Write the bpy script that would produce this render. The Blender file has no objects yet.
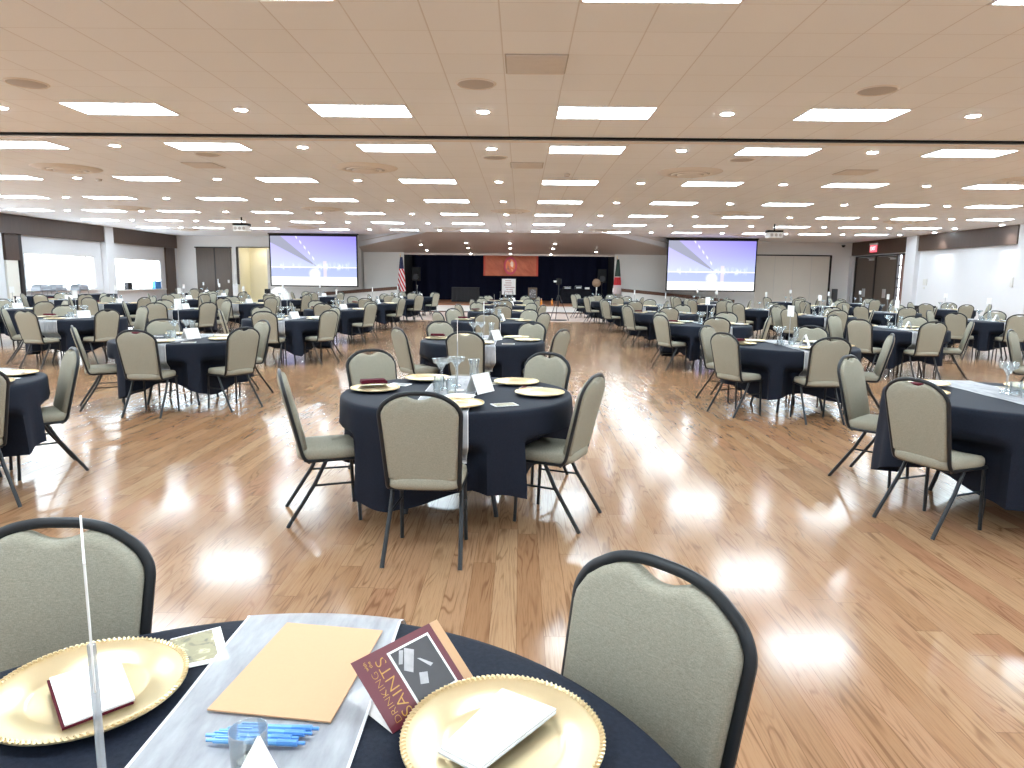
import bpy, math, random
from mathutils import Vector, Matrix
random.seed(7)
sc = bpy.context.scene
COL = sc.collection
PI = math.pi
R = math.radians

# ------------------------------------------------------------------ materials
def srgb(r, g, b):
    f = lambda c: (c/255/12.92) if c/255 <= .04045 else ((c/255+.055)/1.055)**2.4
    return (f(r), f(g), f(b), 1)

class NT:
    """small wrapper to write node trees"""
    def __init__(s, name):
        s.m = bpy.data.materials.new(name); s.m.use_nodes = True
        s.t = s.m.node_tree; s.t.nodes.clear()
        s.out = s.t.nodes.new('ShaderNodeOutputMaterial')
    def n(s, typ, props=None, **inp):
        nd = s.t.nodes.new(typ)
        for k, v in (props or {}).items(): setattr(nd, k, v)
        for k, v in inp.items():
            s.set(nd, k, v)
        return nd
    def set(s, nd, k, v):
        key = int(k[1:]) if k[0] == 'i' and k[1:].isdigit() else k.replace('_', ' ')
        sock = nd.inputs[key]
        if hasattr(v, 'is_linked') or isinstance(v, bpy.types.NodeSocket): s.t.links.new(v, sock)
        else: sock.default_value = v
    def math(s, op, a, b=0.0, c=0.0):
        nd = s.t.nodes.new('ShaderNodeMath'); nd.operation = op
        for i, v in enumerate((a, b, c)):
            if isinstance(v, bpy.types.NodeSocket): s.t.links.new(v, nd.inputs[i])
            else: nd.inputs[i].default_value = v
        return nd.outputs[0]
    def mix(s, f, a, b, blend='MIX'):
        nd = s.t.nodes.new('ShaderNodeMix'); nd.data_type = 'RGBA'; nd.blend_type = blend
        for i, v in ((0, f), (6, a), (7, b)):
            if isinstance(v, bpy.types.NodeSocket): s.t.links.new(v, nd.inputs[i])
            else: nd.inputs[i].default_value = v
        return nd.outputs[2]
    def ramp(s, f, stops):
        nd = s.t.nodes.new('ShaderNodeValToRGB'); e = nd.color_ramp.elements
        while len(e) > len(stops): e.remove(e[-1])
        while len(e) < len(stops): e.new(.5)
        for el, (p, c) in zip(e, stops): el.position = p; el.color = c
        s.t.links.new(f, nd.inputs[0]); return nd.outputs[0]
    def coord(s, which='Object'):
        return s.n('ShaderNodeTexCoord').outputs[which]
    def sep(s, v):
        return s.n('ShaderNodeSeparateXYZ', Vector=v).outputs
    def comb(s, x, y, z=0.0):
        return s.n('ShaderNodeCombineXYZ', X=x, Y=y, Z=z).outputs[0]
    def noise(s, v, scale, detail=2.0, rough=.5, dist=0.0):
        return s.n('ShaderNodeTexNoise', Vector=v, Scale=scale, Detail=detail, Roughness=rough, Distortion=dist).outputs['Fac']
    def bump(s, h, strength=.2, dist=.01):
        return s.n('ShaderNodeBump', Height=h, Strength=strength, Distance=dist).outputs[0]
    def principled(s, color, rough=.5, metal=0.0, normal=None, spec=.5, **kw):
        b = s.n('ShaderNodeBsdfPrincipled')
        s.set(b, 'Base Color', color); s.set(b, 'Roughness', rough); s.set(b, 'Metallic', metal)
        s.set(b, 'Specular IOR Level', spec)
        if normal is not None: s.set(b, 'Normal', normal)
        for k, v in kw.items(): s.set(b, k, v)
        s.t.links.new(b.outputs[0], s.out.inputs[0]); return b
    def surface(s, sh): s.t.links.new(sh, s.out.inputs[0])

def plain(name, col, rough=.5, metal=0.0, spec=.5, nscale=0, namp=.08, bump=0.0):
    t = NT(name)
    if nscale:
        f = t.noise(t.coord(), nscale, 3)
        c2 = tuple(max(0, x*(1-namp*2)) for x in col[:3])+(1,)
        c = t.mix(f, c2, tuple(min(1, x*(1+namp)) for x in col[:3])+(1,))
        nm = t.bump(f, bump, .005) if bump else None
        t.principled(c, rough, metal, nm, spec)
    else: t.principled(col, rough, metal, None, spec)
    return t.m
def emit(name, col, strength):
    t = NT(name); t.surface(t.n('ShaderNodeEmission', Color=col, Strength=strength).outputs[0]); return t.m

M = {}
def mat_floor():
    t = NT('oak_floor'); o = t.sep(t.coord()); x, y = o[0], o[1]
    W, L = .118, 1.45
    px = t.math('DIVIDE', x, W); ix = t.math('FLOOR', px); fx = t.math('FRACT', px)
    rn = t.n('ShaderNodeTexWhiteNoise', {'noise_dimensions': '1D'}, W=ix).outputs['Value']
    py = t.math('ADD', t.math('DIVIDE', y, L), t.math('MULTIPLY', rn, 7.3)); iy = t.math('FLOOR', py); fy = t.math('FRACT', py)
    cell = t.n('ShaderNodeTexWhiteNoise', {'noise_dimensions': '2D'}, Vector=t.comb(ix, iy)).outputs
    cv = cell['Value']
    base = t.ramp(cv, [(0, srgb(154, 117, 86)), (.35, srgb(167, 130, 98)), (.7, srgb(176, 142, 109)), (1, srgb(160, 119, 91))])
    off = t.math('MULTIPLY', cv, 37.0)
    gv = t.comb(t.math('ADD', t.math('MULTIPLY', x, 1.0), off), t.math('ADD', t.math('MULTIPLY', y, .085), off), 0.0)
    # cathedral grain: warped rings stretched along the board
    n1 = t.noise(gv, 9.0, 2, .5, .6)
    rings = t.math('SINE', t.math('MULTIPLY', n1, 62.0))
    rings = t.math('POWER', t.math('MULTIPLY_ADD', rings, .5, .5), 5.0)
    msk = t.noise(t.comb(t.math('ADD', t.math('MULTIPLY', x, 2.2), off), t.math('ADD', t.math('MULTIPLY', y, .9), off)), 2.4, 2, .5)
    mk = t.n('ShaderNodeMapRange', Value=msk); mk.inputs[1].default_value = .40; mk.inputs[2].default_value = .60; mk.inputs[3].default_value = .12
    rings = t.math('MULTIPLY', rings, mk.outputs[0])
    gv2 = t.comb(t.math('ADD', t.math('MULTIPLY', x, 1.0), off), t.math('MULTIPLY', y, .03), 0.0)
    pores = t.noise(gv2, 160.0, 3, .6)
    pm = t.n('ShaderNodeMapRange', Value=pores); pm.inputs[1].default_value = .48; pm.inputs[2].default_value = .68
    big = t.noise(t.comb(x, t.math('MULTIPLY', y, .4)), 1.3, 3, .6)
    c = t.mix(t.math('MULTIPLY', rings, .58), base, srgb(92, 58, 34))
    c = t.mix(t.math('MULTIPLY', pm.outputs[0], .30), c, srgb(88, 56, 34))
    c = t.mix(t.math('MULTIPLY', big, .16), c, srgb(130, 84, 54))
    ex = t.math('MINIMUM', fx, t.math('SUBTRACT', 1.0, fx)); ey = t.math('MINIMUM', fy, t.math('SUBTRACT', 1.0, fy))
    gap = t.math('MAXIMUM', t.math('LESS_THAN', ex, .011), t.math('LESS_THAN', ey, .0012))
    c = t.mix(t.math('MULTIPLY', gap, .55), c, srgb(84, 50, 26))
    wav = t.noise(t.comb(x, t.math('MULTIPLY', y, .5)), 5.0, 2, .5)
    tilt = t.math('MULTIPLY', cv, t.math('SUBTRACT', fx, .5))
    h = t.math('MULTIPLY', wav, .55)
    h = t.math('ADD', h, t.math('MULTIPLY', tilt, .05))
    nm = t.bump(h, .07, .006)
    rr = t.n('ShaderNodeMapRange', Value=t.noise(t.coord(), 3.0, 3)); rr.inputs[3].default_value = .11; rr.inputs[4].default_value = .19
    t.principled(c, rr.outputs[0], 0, nm, .42)
    return t.m
def mat_ceiling():
    t = NT('ceiling_tile'); o = t.sep(t.coord()); G = .6096
    fx = t.math('FRACT', t.math('DIVIDE', t.math('SUBTRACT', o[0], .4136), G)); fy = t.math('FRACT', t.math('DIVIDE', t.math('SUBTRACT', o[1], .115), .6096))
    ex = t.math('MINIMUM', fx, t.math('SUBTRACT', 1.0, fx)); ey = t.math('MINIMUM', fy, t.math('SUBTRACT', 1.0, fy))
    g1 = t.math('LESS_THAN', ex, .010); g2 = t.math('LESS_THAN', ey, .007)
    g = t.math('MAXIMUM', g1, t.math('MULTIPLY', g2, .8))
    cell = t.n('ShaderNodeTexWhiteNoise', {'noise_dimensions': '2D'}, Vector=t.comb(t.math('FLOOR', t.math('DIVIDE', t.math('SUBTRACT', o[0], .4136), G)), t.math('FLOOR', t.math('DIVIDE', t.math('SUBTRACT', o[1], .115), .6096)))).outputs['Value']
    base = t.mix(cell, (.86, .915, .97, 1), (.885, .94, 1, 1))  # cool tint put into the white tiles to offset warm light off the floor
    sp = t.noise(t.coord(), 140.0, 2)
    base = t.mix(t.math('MULTIPLY', sp, .06), base, (.6, .56, .54, 1))
    c = t.mix(t.math('MULTIPLY', g, .38), base, (.45, .40, .38, 1))
    t.principled(c, .85, 0, None, .2)
    return t.m
def mat_fabric(name, a, b, scale=900.0, rough=.9, bumpk=.25, spec=.1):
    t = NT(name); o = t.coord(); s = t.sep(o)
    w1 = t.noise(t.comb(t.math('MULTIPLY', s[0], 3.0), t.math('MULTIPLY', s[1], 3.0), t.math('MULTIPLY', s[2], .35)), scale*.35, 2)
    w2 = t.noise(t.comb(t.math('MULTIPLY', s[0], .35), t.math('MULTIPLY', s[1], .35), t.math('MULTIPLY', s[2], 3.0)), scale*.35, 2)
    f = t.math('MULTIPLY_ADD', w1, .5, t.math('MULTIPLY', w2, .5))
    mr = t.n('ShaderNodeMapRange', Value=f); mr.inputs[1].default_value = .34; mr.inputs[2].default_value = .66
    c = t.mix(mr.outputs[0], a, b)
    t.principled(c, rough, 0, t.bump(f, bumpk, .002), spec)
    return t.m
def mat_wood(name, a, b, sx=14.0, sz=1.2, rough=.4):
    t = NT(name); s = t.sep(t.coord())
    v = t.comb(t.math('MULTIPLY', s[0], sx), t.math('MULTIPLY', s[1], sx), t.math('MULTIPLY', s[2], sz))
    f = t.noise(v, 2.2, 4, .6, .4)
    pl = t.n('ShaderNodeTexWhiteNoise', {'noise_dimensions': '1D'}, W=t.math('FLOOR', t.math('MULTIPLY', t.math('ADD', s[0], s[1]), 1.6))).outputs['Value']
    c = t.mix(f, a, b); c = t.mix(t.math('MULTIPLY', pl, .3), c, a)
    t.principled(c, rough, 0, None, .4); return t.m
def mat_glass():
    t = NT('clear_glass')
    lw = t.n('ShaderNodeLayerWeight', Blend=.35).outputs['Fresnel']
    tr = t.n('ShaderNodeBsdfTransparent', Color=(.93, .96, .97, 1)).outputs[0]
    gl = t.n('ShaderNodeBsdfGlossy', Color=(1, 1, 1, 1), Roughness=.04).outputs[0]
    df = t.n('ShaderNodeBsdfDiffuse', Color=(.85, .9, .92, 1)).outputs[0]
    a = t.n('ShaderNodeMixShader', i0=t.math('MULTIPLY_ADD', lw, .75, .05), i1=tr, i2=gl).outputs[0]
    t.surface(t.n('ShaderNodeMixShader', i0=.10, i1=a, i2=df).outputs[0]); return t.m
def mat_acrylic():
    t = NT('clear_acrylic')
    tr = t.n('ShaderNodeBsdfTransparent', Color=(.95, .96, .97, 1)).outputs[0]
    b = t.n('ShaderNodeBsdfPrincipled'); t.set(b, 'Base Color', srgb(190, 194, 198)); t.set(b, 'Roughness', .12)
    t.surface(t.n('ShaderNodeMixShader', i0=.6, i1=tr, i2=b.outputs[0]).outputs[0]); return t.m
def mat_sheer():
    t = NT('organza'); s = t.sep(t.coord())
    f = t.noise(t.comb(t.math('MULTIPLY', s[0], 4.0), t.math('MULTIPLY', s[1], 1.0), s[2]), 7.0, 4, .6)
    op = t.n('ShaderNodeMapRange', Value=f); op.inputs[1].default_value = .3; op.inputs[2].default_value = .75; op.inputs[3].default_value = .40; op.inputs[4].default_value = .66
    tr = t.n('ShaderNodeBsdfTransparent', Color=(1, 1, 1, 1)).outputs[0]
    b = t.n('ShaderNodeBsdfPrincipled'); t.set(b, 'Base Color', srgb(212, 214, 220)); t.set(b, 'Roughness', .4)
    t.surface(t.n('ShaderNodeMixShader', i0=op.outputs[0], i1=tr, i2=b.outputs[0]).outputs[0]); return t.m
def mat_screen():
    t = NT('projected_picture'); uv = t.sep(t.coord('UV')); u, v = uv[0], uv[1]
    def step(a, lo, hi):
        m_ = t.n('ShaderNodeMapRange', {'interpolation_type': 'SMOOTHSTEP'}, Value=a); m_.inputs[1].default_value = lo; m_.inputs[2].default_value = hi; return m_.outputs[0]
    sky = t.ramp(v, [(0, (.62, .72, 1, 1)), (.4, (.46, .54, .96, 1)), (.7, (.36, .36, .92, 1)), (1, (.28, .23, .74, 1))])
    sky = t.mix(t.math('MULTIPLY', t.math('SUBTRACT', 1.0, u), .28), sky, (.95, .92, 1, 1))
    # deck of the bridge: wedge from upper left, narrowing to (.56,.36)
    q = t.math('DIVIDE', t.math('SUBTRACT', .56, u), .56)
    top = t.math('MULTIPLY_ADD', q, .81, .37); bot = t.math('MULTIPLY_ADD', q, .51, .35)
    inside = t.math('MULTIPLY', t.math('MULTIPLY', step(t.math('SUBTRACT', top, v), 0, .02), step(t.math('SUBTRACT', v, bot), 0, .02)), t.math('GREATER_THAN', q, 0.0))
    c = t.mix(inside, sky, (.33, .34, .44, 1))
    # water
    wat = t.math('LESS_THAN', v, .36)
    c = t.mix(t.math('MULTIPLY', wat, .6), c, (.34, .40, .72, 1))
    lights = t.noise(t.comb(t.math('MULTIPLY', u, 16.0), t.math('MULTIPLY', v, 4.0)), 1.0, 3, .6)
    band = t.math('MULTIPLY', step(v, .28, .38), t.math('SUBTRACT', 1.0, step(v, .38, .52)))
    c = t.mix(t.math('MULTIPLY', band, t.math('MULTIPLY', step(lights, .50, .72), .8)), c, (.85, .95, 1, 1))
    line = t.math('LESS_THAN', t.math('ABSOLUTE', t.math('SUBTRACT', v, .37)), .012)
    c = t.mix(t.math('MULTIPLY', line, .8), c, (1, .96, .95, 1))
    d = t.math('SQRT', t.math('ADD', t.math('POWER', t.math('SUBTRACT', u, .51), 2.0), t.math('POWER', t.math('MULTIPLY', t.math('SUBTRACT', v, .24), .6), 2.0)))
    c = t.mix(t.math('SUBTRACT', 1.0, step(d, .03, .085)), c, (1, 1, 1, 1))
    # dotted string of lamps above the deck, a pink reflection
    arc = t.math('MULTIPLY_ADD', t.math('POWER', t.math('MAXIMUM', q, 0.0), .92), 1.22, .385)
    lamp = t.math('MULTIPLY', t.math('LESS_THAN', t.math('ABSOLUTE', t.math('SUBTRACT', v, arc)), .025), t.math('GREATER_THAN', t.math('SINE', t.math('MULTIPLY', u, 130.0)), .1))
    c = t.mix(t.math('MULTIPLY', lamp, t.math('MULTIPLY', t.math('GREATER_THAN', q, 0.05), .6)), c, (1, 1, 1, 1))
    pink = t.math('LESS_THAN', t.math('ABSOLUTE', t.math('SUBTRACT', u, .63)), .02)
    c = t.mix(t.math('MULTIPLY', t.math('MULTIPLY', pink, t.math('LESS_THAN', v, .5)), .45), c, (1, .80, .90, 1))
    c = t.mix(t.math('LESS_THAN', v, .175), c, (1, 1, 1, 1))
    t.surface(t.n('ShaderNodeEmission', Color=c, Strength=1.2).outputs[0]); return t.m
def mat_banner():
    t = NT('banner_cloth'); o = t.coord(); s = t.sep(o)
    f = t.noise(t.comb(t.math('ADD', s[0], s[2]), t.math('MULTIPLY', s[0], .2), t.math('MULTIPLY', s[2], .6)), 4.0, 4, .6, .8)
    c = t.mix(f, srgb(150, 56, 42), srgb(216, 124, 82))
    ed = t.math('GREATER_THAN', t.math('ABSOLUTE', s[0]), 1.32)
    c = t.mix(ed, c, srgb(190, 70, 50))
    t.principled(c, .45, 0, t.bump(f, .5, .05), .4); return t.m
def mat_picture(name, a, b, c3, scale, seed=0.0):
    t = NT(name); o = t.coord(); s = t.sep(o)
    f = t.noise(t.comb(t.math('ADD', s[0], seed), s[1], s[2]), scale, 3, .6, .6)
    t.principled(t.ramp(f, [(.3, a), (.48, b), (.56, b), (.66, c3)]), .35); return t.m
def mat_flag_us():
    t = NT('striped_flag'); s = t.sep(t.coord())
    st = t.math('GREATER_THAN', t.math('SINE', t.math('MULTIPLY', t.math('ADD', t.math('MULTIPLY', s[0], 2.2), s[2]), 20.0)), 0.0)
    c = t.mix(st, srgb(200, 40, 50), srgb(235, 228, 228))
    c = t.mix(t.math('GREATER_THAN', s[2], 1.62), c, srgb(34, 40, 78))
    t.principled(c, .7); return t.m

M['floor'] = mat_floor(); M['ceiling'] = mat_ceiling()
M['chair_fabric'] = mat_fabric('chair_fabric', srgb(130, 127, 114), srgb(168, 164, 149))
M['frame'] = plain('chair_frame_enamel', srgb(33, 36, 40), .4, .2, .4)
M['cloth'] = mat_fabric('table_cloth', (.006, .0085, .016, 1), (.015, .020, .035, 1), 900.0, .65, .1, .14)
M['cloth_black'] = mat_fabric('skirt_cloth', (.006, .006, .009, 1), (.013, .013, .017, 1), 900.0, .85, .1)
M['hem'] = plain('white_hem', (.72, .73, .76, 1), .5); M['acrylic'] = mat_acrylic(); M['sheer'] = mat_sheer(); M['glass'] = mat_glass()
M['gold'] = plain('gold_charger', (.90, .745, .47, 1), .32, .85, .5, 30.0, .04)
M['white'] = plain('white_paper', (.86, .86, .85, 1), .6)
M['napkin'] = plain('white_napkin', (.88, .88, .87, 1), .8, 0, .2, 60.0, .03)
M['burgundy'] = plain('burgundy_napkin', srgb(86, 18, 34), .8, 0, .2, 60.0, .1)
M['maroon'] = plain('maroon_card', srgb(104, 34, 48), .4, 0, .5, 8.0, .06)
M['gold_ink'] = plain('gold_ink', srgb(196, 146, 66), .4)
M['kraft'] = plain('manila_paper', srgb(206, 165, 127), .6, 0, .4, 200.0, .02)
M['photo'] = mat_picture('grey_photograph', (.02, .02, .022, 1), (.16, .15, .155, 1), (.75, .73, .73, 1), 22.0)
M['sepia'] = mat_picture('sepia_print', srgb(48, 46, 42), srgb(150, 142, 108), srgb(214, 204, 164), 26.0, 3.0)
M['pen'] = plain('blue_pen_plastic', srgb(112, 172, 230), .25)
M['pen_dark'] = plain('blue_pen_grip', srgb(84, 144, 214), .4)
M['wall'] = plain('painted_wall', (.70, .71, .74, 1), .7, 0, .3, 3.0, .01)
M['wall_far'] = plain('painted_far_wall', (.86, .86, .85, 1), .7, 0, .3, 3.0, .01)
M['wall_grey'] = plain('painted_wall_grey', (.66, .655, .63, 1), .7, 0, .3, 3.0, .01)
M['valance'] = mat_wood('dark_walnut_panel', srgb(62, 48, 42), srgb(92, 72, 60))
M['door_brown'] = mat_wood('brown_door_laminate', srgb(84, 74, 66), srgb(104, 92, 82), 20.0, .6)
M['dark_jamb'] = plain('dark_bronze_frame', srgb(46, 40, 40), .4, .3)
M['rail_wood'] = mat_wood('rail_wood', srgb(72, 46, 34), srgb(104, 70, 52))
M['partition'] = plain('cream_partition', srgb(232, 228, 218), .7, 0, .3, 2.0, .02)
M['metal'] = plain('brushed_metal', (.62, .63, .64, 1), .3, .9)
M['black'] = plain('black_plastic', (.006, .006, .007, 1), .65, 0, .3)
M['dark_metal'] = plain('black_painted_metal', (.03, .03, .033, 1), .35, .6)
M['white_plastic'] = plain('white_plastic', (.8, .8, .8, 1), .4)
M['grille'] = plain('vent_grey', srgb(226, 222, 216), .6)
M['grille_dark'] = plain('vent_slots', srgb(184, 178, 172), .6)
M['vinyl'] = plain('pale_vinyl_floor', srgb(206, 184, 172), .25, 0, .5, 2.0, .04)
M['stage_white'] = plain('stage_riser_paint', (.78, .76, .74, 1), .5)
M['stage_floor'] = mat_wood('stage_floor_wood', srgb(110, 70, 46), srgb(150, 100, 66))
M['curtain'] = mat_fabric('stage_velvet', (.003, .0035, .009, 1), (.008, .010, .028, 1), 300.0, .9, .1)
M['soffit'] = plain('tan_soffit', srgb(184, 172, 164), .38, 0, .5, 1.0, .05)
M['banner'] = mat_banner(); M['flag_us'] = mat_flag_us()
M['flag_red'] = plain('flag_red', srgb(190, 40, 44), .7)
M['panel_light'] = emit('light_panel_glow', (.76, .91, 1, 1), 25.5)
M['down_glow'] = emit('downlight_glow', (.78, .92, 1, 1), 155.0)
M['day'] = emit('daylight_pane', (.84, .93, 1, 1), 7.0)
M['screen'] = mat_screen()
M['exit_red'] = emit('exit_glow', (1, .12, .16, 1), 1.6)
M['hall_glow'] = plain('corridor_wall', (.86, .82, .66, 1), .6)
M['candle'] = plain('candle_wax', (.85, .80, .66, 1), .5)
M['blue_box'] = plain('blue_carton', srgb(70, 140, 214), .5)
M['steel'] = plain('dull_steel', (.30, .32, .35, 1), .35, .6)
M['carton'] = plain('tan_carton', srgb(196, 150, 104), .7)
M['amber'] = plain('amber_glass', srgb(200, 120, 40), .2)

# ------------------------------------------------------------------ mesh builder
class MB:
    def __init__(s): s.v = []; s.f = []; s.mi = []; s.uv = None; s.cur = 0
    def add(s, vs, fs, mi=None):
        b = len(s.v); s.v += [tuple(p) for p in vs]; s.f += [tuple(b+i for i in f) for f in fs]
        s.mi += [s.cur if mi is None else mi]*len(fs); return s
    def box(s, cx, cy, cz, sx, sy, sz, rz=0.0, bev=0.0):
        x, y, z = sx/2, sy/2, sz/2
        if bev > 0:
            bev = min(bev, x*.9, y*.9, z*.9)
            rings = []
            def ring(zz, ins):
                a, b_ = x-ins, y-ins; k = bev if ins == 0 else bev*.5
                return [(a, -b_+k, zz), (a, b_-k, zz), (a-k, b_, zz), (-a+k, b_, zz), (-a, b_-k, zz), (-a, -b_+k, zz), (-a+k, -b_, zz), (a-k, -b_, zz)]
            rings = [ring(-z, bev*.5), ring(-z+bev*.5, 0), ring(z-bev*.5, 0), ring(z, bev*.5)]
            vs = [p for r_ in rings for p in r_]; fs = []
            for k in range(3):
                for i in range(8): fs.append((k*8+i, k*8+(i+1) % 8, (k+1)*8+(i+1) % 8, (k+1)*8+i))
            fs.append(tuple(range(7, -1, -1))); fs.append(tuple(range(24, 32)))
        else:
            vs = [(i*x, j*y, k*z) for i in (-1, 1) for j in (-1, 1) for k in (-1, 1)]
            fs = [(0, 1, 3, 2), (4, 6, 7, 5), (0, 4, 5, 1), (2, 3, 7, 6), (0, 2, 6, 4), (1, 5, 7, 3)]
        c, n = math.cos(rz), math.sin(rz)
        return s.add([(cx+p[0]*c-p[1]*n, cy+p[0]*n+p[1]*c, cz+p[2]) for p in vs], fs)
    def lathe(s, prof, seg=24, c=(0, 0, 0), sy=1.0):
        vs = []; fs = []; n = len(prof)
        for i in range(seg):
            a = 2*PI*i/seg
            for r, z in prof: vs.append((c[0]+r*math.cos(a), c[1]+r*math.sin(a)*sy, c[2]+z))
        for i in range(seg):
            j = (i+1) % seg
            for k in range(n-1):
                fs.append((i*n+k, j*n+k, j*n+k+1, i*n+k+1))
        if prof[0][0] > 1e-6: fs.append(tuple(i*n for i in range(seg-1, -1, -1)))
        if prof[-1][0] > 1e-6: fs.append(tuple(i*n+n-1 for i in range(seg)))
        return s.add(vs, fs)
    def tube(s, pts, r, seg=8, closed=False, r2=None):
        pts = [Vector(p) for p in pts]; n = len(pts); vs = []; fs = []
        up = None; r2 = r2 or r
        for i, p in enumerate(pts):
            if closed: d = pts[(i+1) % n]-pts[i-1]
            else: d = pts[min(i+1, n-1)]-pts[max(i-1, 0)]
            d.normalize()
            if up is None:
                up = Vector((0, 0, 1)) if abs(d.z) < .9 else Vector((0, 1, 0))
            u = (up-d*up.dot(d)); u.normalize(); up = u; w = d.cross(u)
            for k in range(seg):
                a = 2*PI*k/seg; vs.append(p+u*(r*math.cos(a))+w*(r2*math.sin(a)))
        m = n if closed else n-1
        for i in range(m):
            j = (i+1) % n
            for k in range(seg):
                l = (k+1) % seg; fs.append((i*seg+k, i*seg+l, j*seg+l, j*seg+k))
        if not closed:
            fs.append(tuple(range(seg-1, -1, -1))); fs.append(tuple((n-1)*seg+k for k in range(seg)))
        return s.add(vs, fs)
    def loft(s, rings, cap=True):
        n = len(rings[0]); vs = [p for r_ in rings for p in r_]; fs = []
        for k in range(len(rings)-1):
            for i in range(n):
                j = (i+1) % n; fs.append((k*n+i, k*n+j, (k+1)*n+j, (k+1)*n+i))
        if cap:
            fs.append(tuple(range(n-1, -1, -1))); fs.append(tuple((len(rings)-1)*n+i for i in range(n)))
        return s.add(vs, fs)
    def quad(s, a, b, c, d): return s.add([a, b, c, d], [(0, 1, 2, 3)])
    def slab(s, pts, th):
        """thin polygon with thickness th along its normal"""
        p = [Vector(q) for q in pts]; nn = (p[1]-p[0]).cross(p[2]-p[1]).normalized()*th; n = len(p)
        return s.add(p+[q+nn for q in p], [tuple(range(n-1, -1, -1)), tuple(range(n, 2*n))]+[(i, (i+1) % n, n+(i+1) % n, n+i) for i in range(n)])
    def grid(s, fn, nu, nv):
        vs = [fn(i/nu, j/nv) for i in range(nu+1) for j in range(nv+1)]
        fs = [(i*(nv+1)+j, (i+1)*(nv+1)+j, (i+1)*(nv+1)+j+1, i*(nv+1)+j+1) for i in range(nu) for j in range(nv)]
        return s.add(vs, fs)
    def mesh(s, name, mats, smooth=True, angle=35):
        me = bpy.data.meshes.new(name); me.from_pydata(s.v, [], s.f); me.update()
        for m_ in (mats if isinstance(mats, (list, tuple)) else [mats]): me.materials.append(m_)
        if any(s.mi): me.polygons.foreach_set('material_index', s.mi)
        if smooth:
            me.polygons.foreach_set('use_smooth', [True]*len(me.polygons)); me.set_sharp_from_angle(angle=R(angle))
        return me
    def build(s, name, mats, parent=None, loc=(0, 0, 0), rz=0.0, smooth=True, angle=35):
        return link(name, s.mesh(name, mats, smooth, angle), parent, loc, rz)

def link(name, me, parent=None, loc=(0, 0, 0), rz=0.0):
    o = bpy.data.objects.new(name, me); COL.objects.link(o); o.location = loc; o.rotation_euler = (0, 0, rz)
    if parent is not None: o.parent = parent
    return o
def tag(o, label, cat, group=None, kind=None):
    o['label'] = label; o['category'] = cat
    if group: o['group'] = group
    o['kind'] = kind or 'thing'
    return o
def struct(o, label=None):
    o['kind'] = 'structure'
    if label: o['label'] = label
    return o
def empty(name, label, cat, loc=(0, 0, 0), rz=0.0, group=None):
    o = bpy.data.objects.new(name, None); COL.objects.link(o); o.location = loc; o.rotation_euler = (0, 0, rz)
    return tag(o, label, cat, group)
KIDS = {}
def kids(o): return [c for c in o.children]
def dup(root, loc, rz, label, tree=None):
    r = root.copy(); COL.objects.link(r); r.location = loc; r.rotation_euler = (0, 0, rz); r['label'] = label
    for ch, subs in tree:
        c = ch.copy(); COL.objects.link(c); c.parent = r
        for g in subs:
            d = g.copy(); COL.objects.link(d); d.parent = c
    return r
def treeof(o): return [(c, list(c.children)) for c in o.children]

# ------------------------------------------------------------------ the room
CZ = 3.596
XL, XR, YB, YF = -18.2, 17.3, -4.2, 36.8
struct(MB().box((XL+XR)/2, (YB+YF)/2, -.05, XR-XL, YF-YB, .1).build('floor', M['floor'], smooth=False), 'glossy oak strip floor')
# ceiling stops at the splayed mouth above the stage
P0, P1, P2, P3 = (-7.95, 34.4), (-4.15, 31.9), (4.0, 31.7), (7.4, 34.4)
b = MB()
outline = [(XL, YB), (XR, YB), (XR, YF), (P3[0], YF), P3, P2, P1, P0, (P0[0], YF), (XL, YF)]
b.add([(x, y, CZ) for x, y in outline]+[(x, y, CZ+.1) for x, y in outline], [tuple(range(9, -1, -1)), tuple(range(10, 20))]+[(i, (i+1) % 10, 10+(i+1) % 10, 10+i) for i in range(10)])
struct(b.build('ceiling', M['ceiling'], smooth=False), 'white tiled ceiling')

def wall_panel(b, x, y0, y1, z0, z1, th=.15, inward=1):
    b.box(x-inward*th/2, (y0+y1)/2, (z0+z1)/2, th, y1-y0, z1-z0)
# left wall with window openings
WIN = [(25.42, 29.65, .92, 2.31), (30.95, 35.1, .86, 2.30)]
WIN += [(y, y+4.2, .92, 2.31) for y in (19.4, 13.9, 8.4, 2.9, -2.6)]  # unseen windows, added further along the wall to bring in more daylight
WIN.sort()
b = MB(); prev = YB
for (a, c, z0, z1) in WIN:
    wall_panel(b, XL, prev, a, 0, CZ); wall_panel(b, XL, a, c, 0, z0); wall_panel(b, XL, a, c, z1, CZ); prev = c
wall_panel(b, XL, prev, YF, 0, CZ)
struct(b.build('wall_left', M['wall'], smooth=False), 'white wall with picture windows')
for i, (a, c, z0, z1) in enumerate(WIN):
    w = struct(MB().box(XL-.11, (a+c)/2, (z0+z1)/2, .02, c-a, z1-z0).build('window_%d' % (i+1), M['day'], smooth=False), 'bright window filled with daylight')
    f = MB()
    for yy in (a+.03, c-.03, a+(c-a)*.86): f.box(XL-.05, yy, (z0+z1)/2, .08, .06, z1-z0)
    for zz in (z0+.03, z1-.03): f.box(XL-.05, (a+c)/2, zz, .08, c-a, .06)
    f.build('window_frame', M['white_plastic'], w, smooth=False)
    f = MB().box(XL+.10, (a+c)/2, z0-.02, .24, c-a+.1, .04); f.build('window_sill', M['white_plastic'], w, smooth=False)
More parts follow.
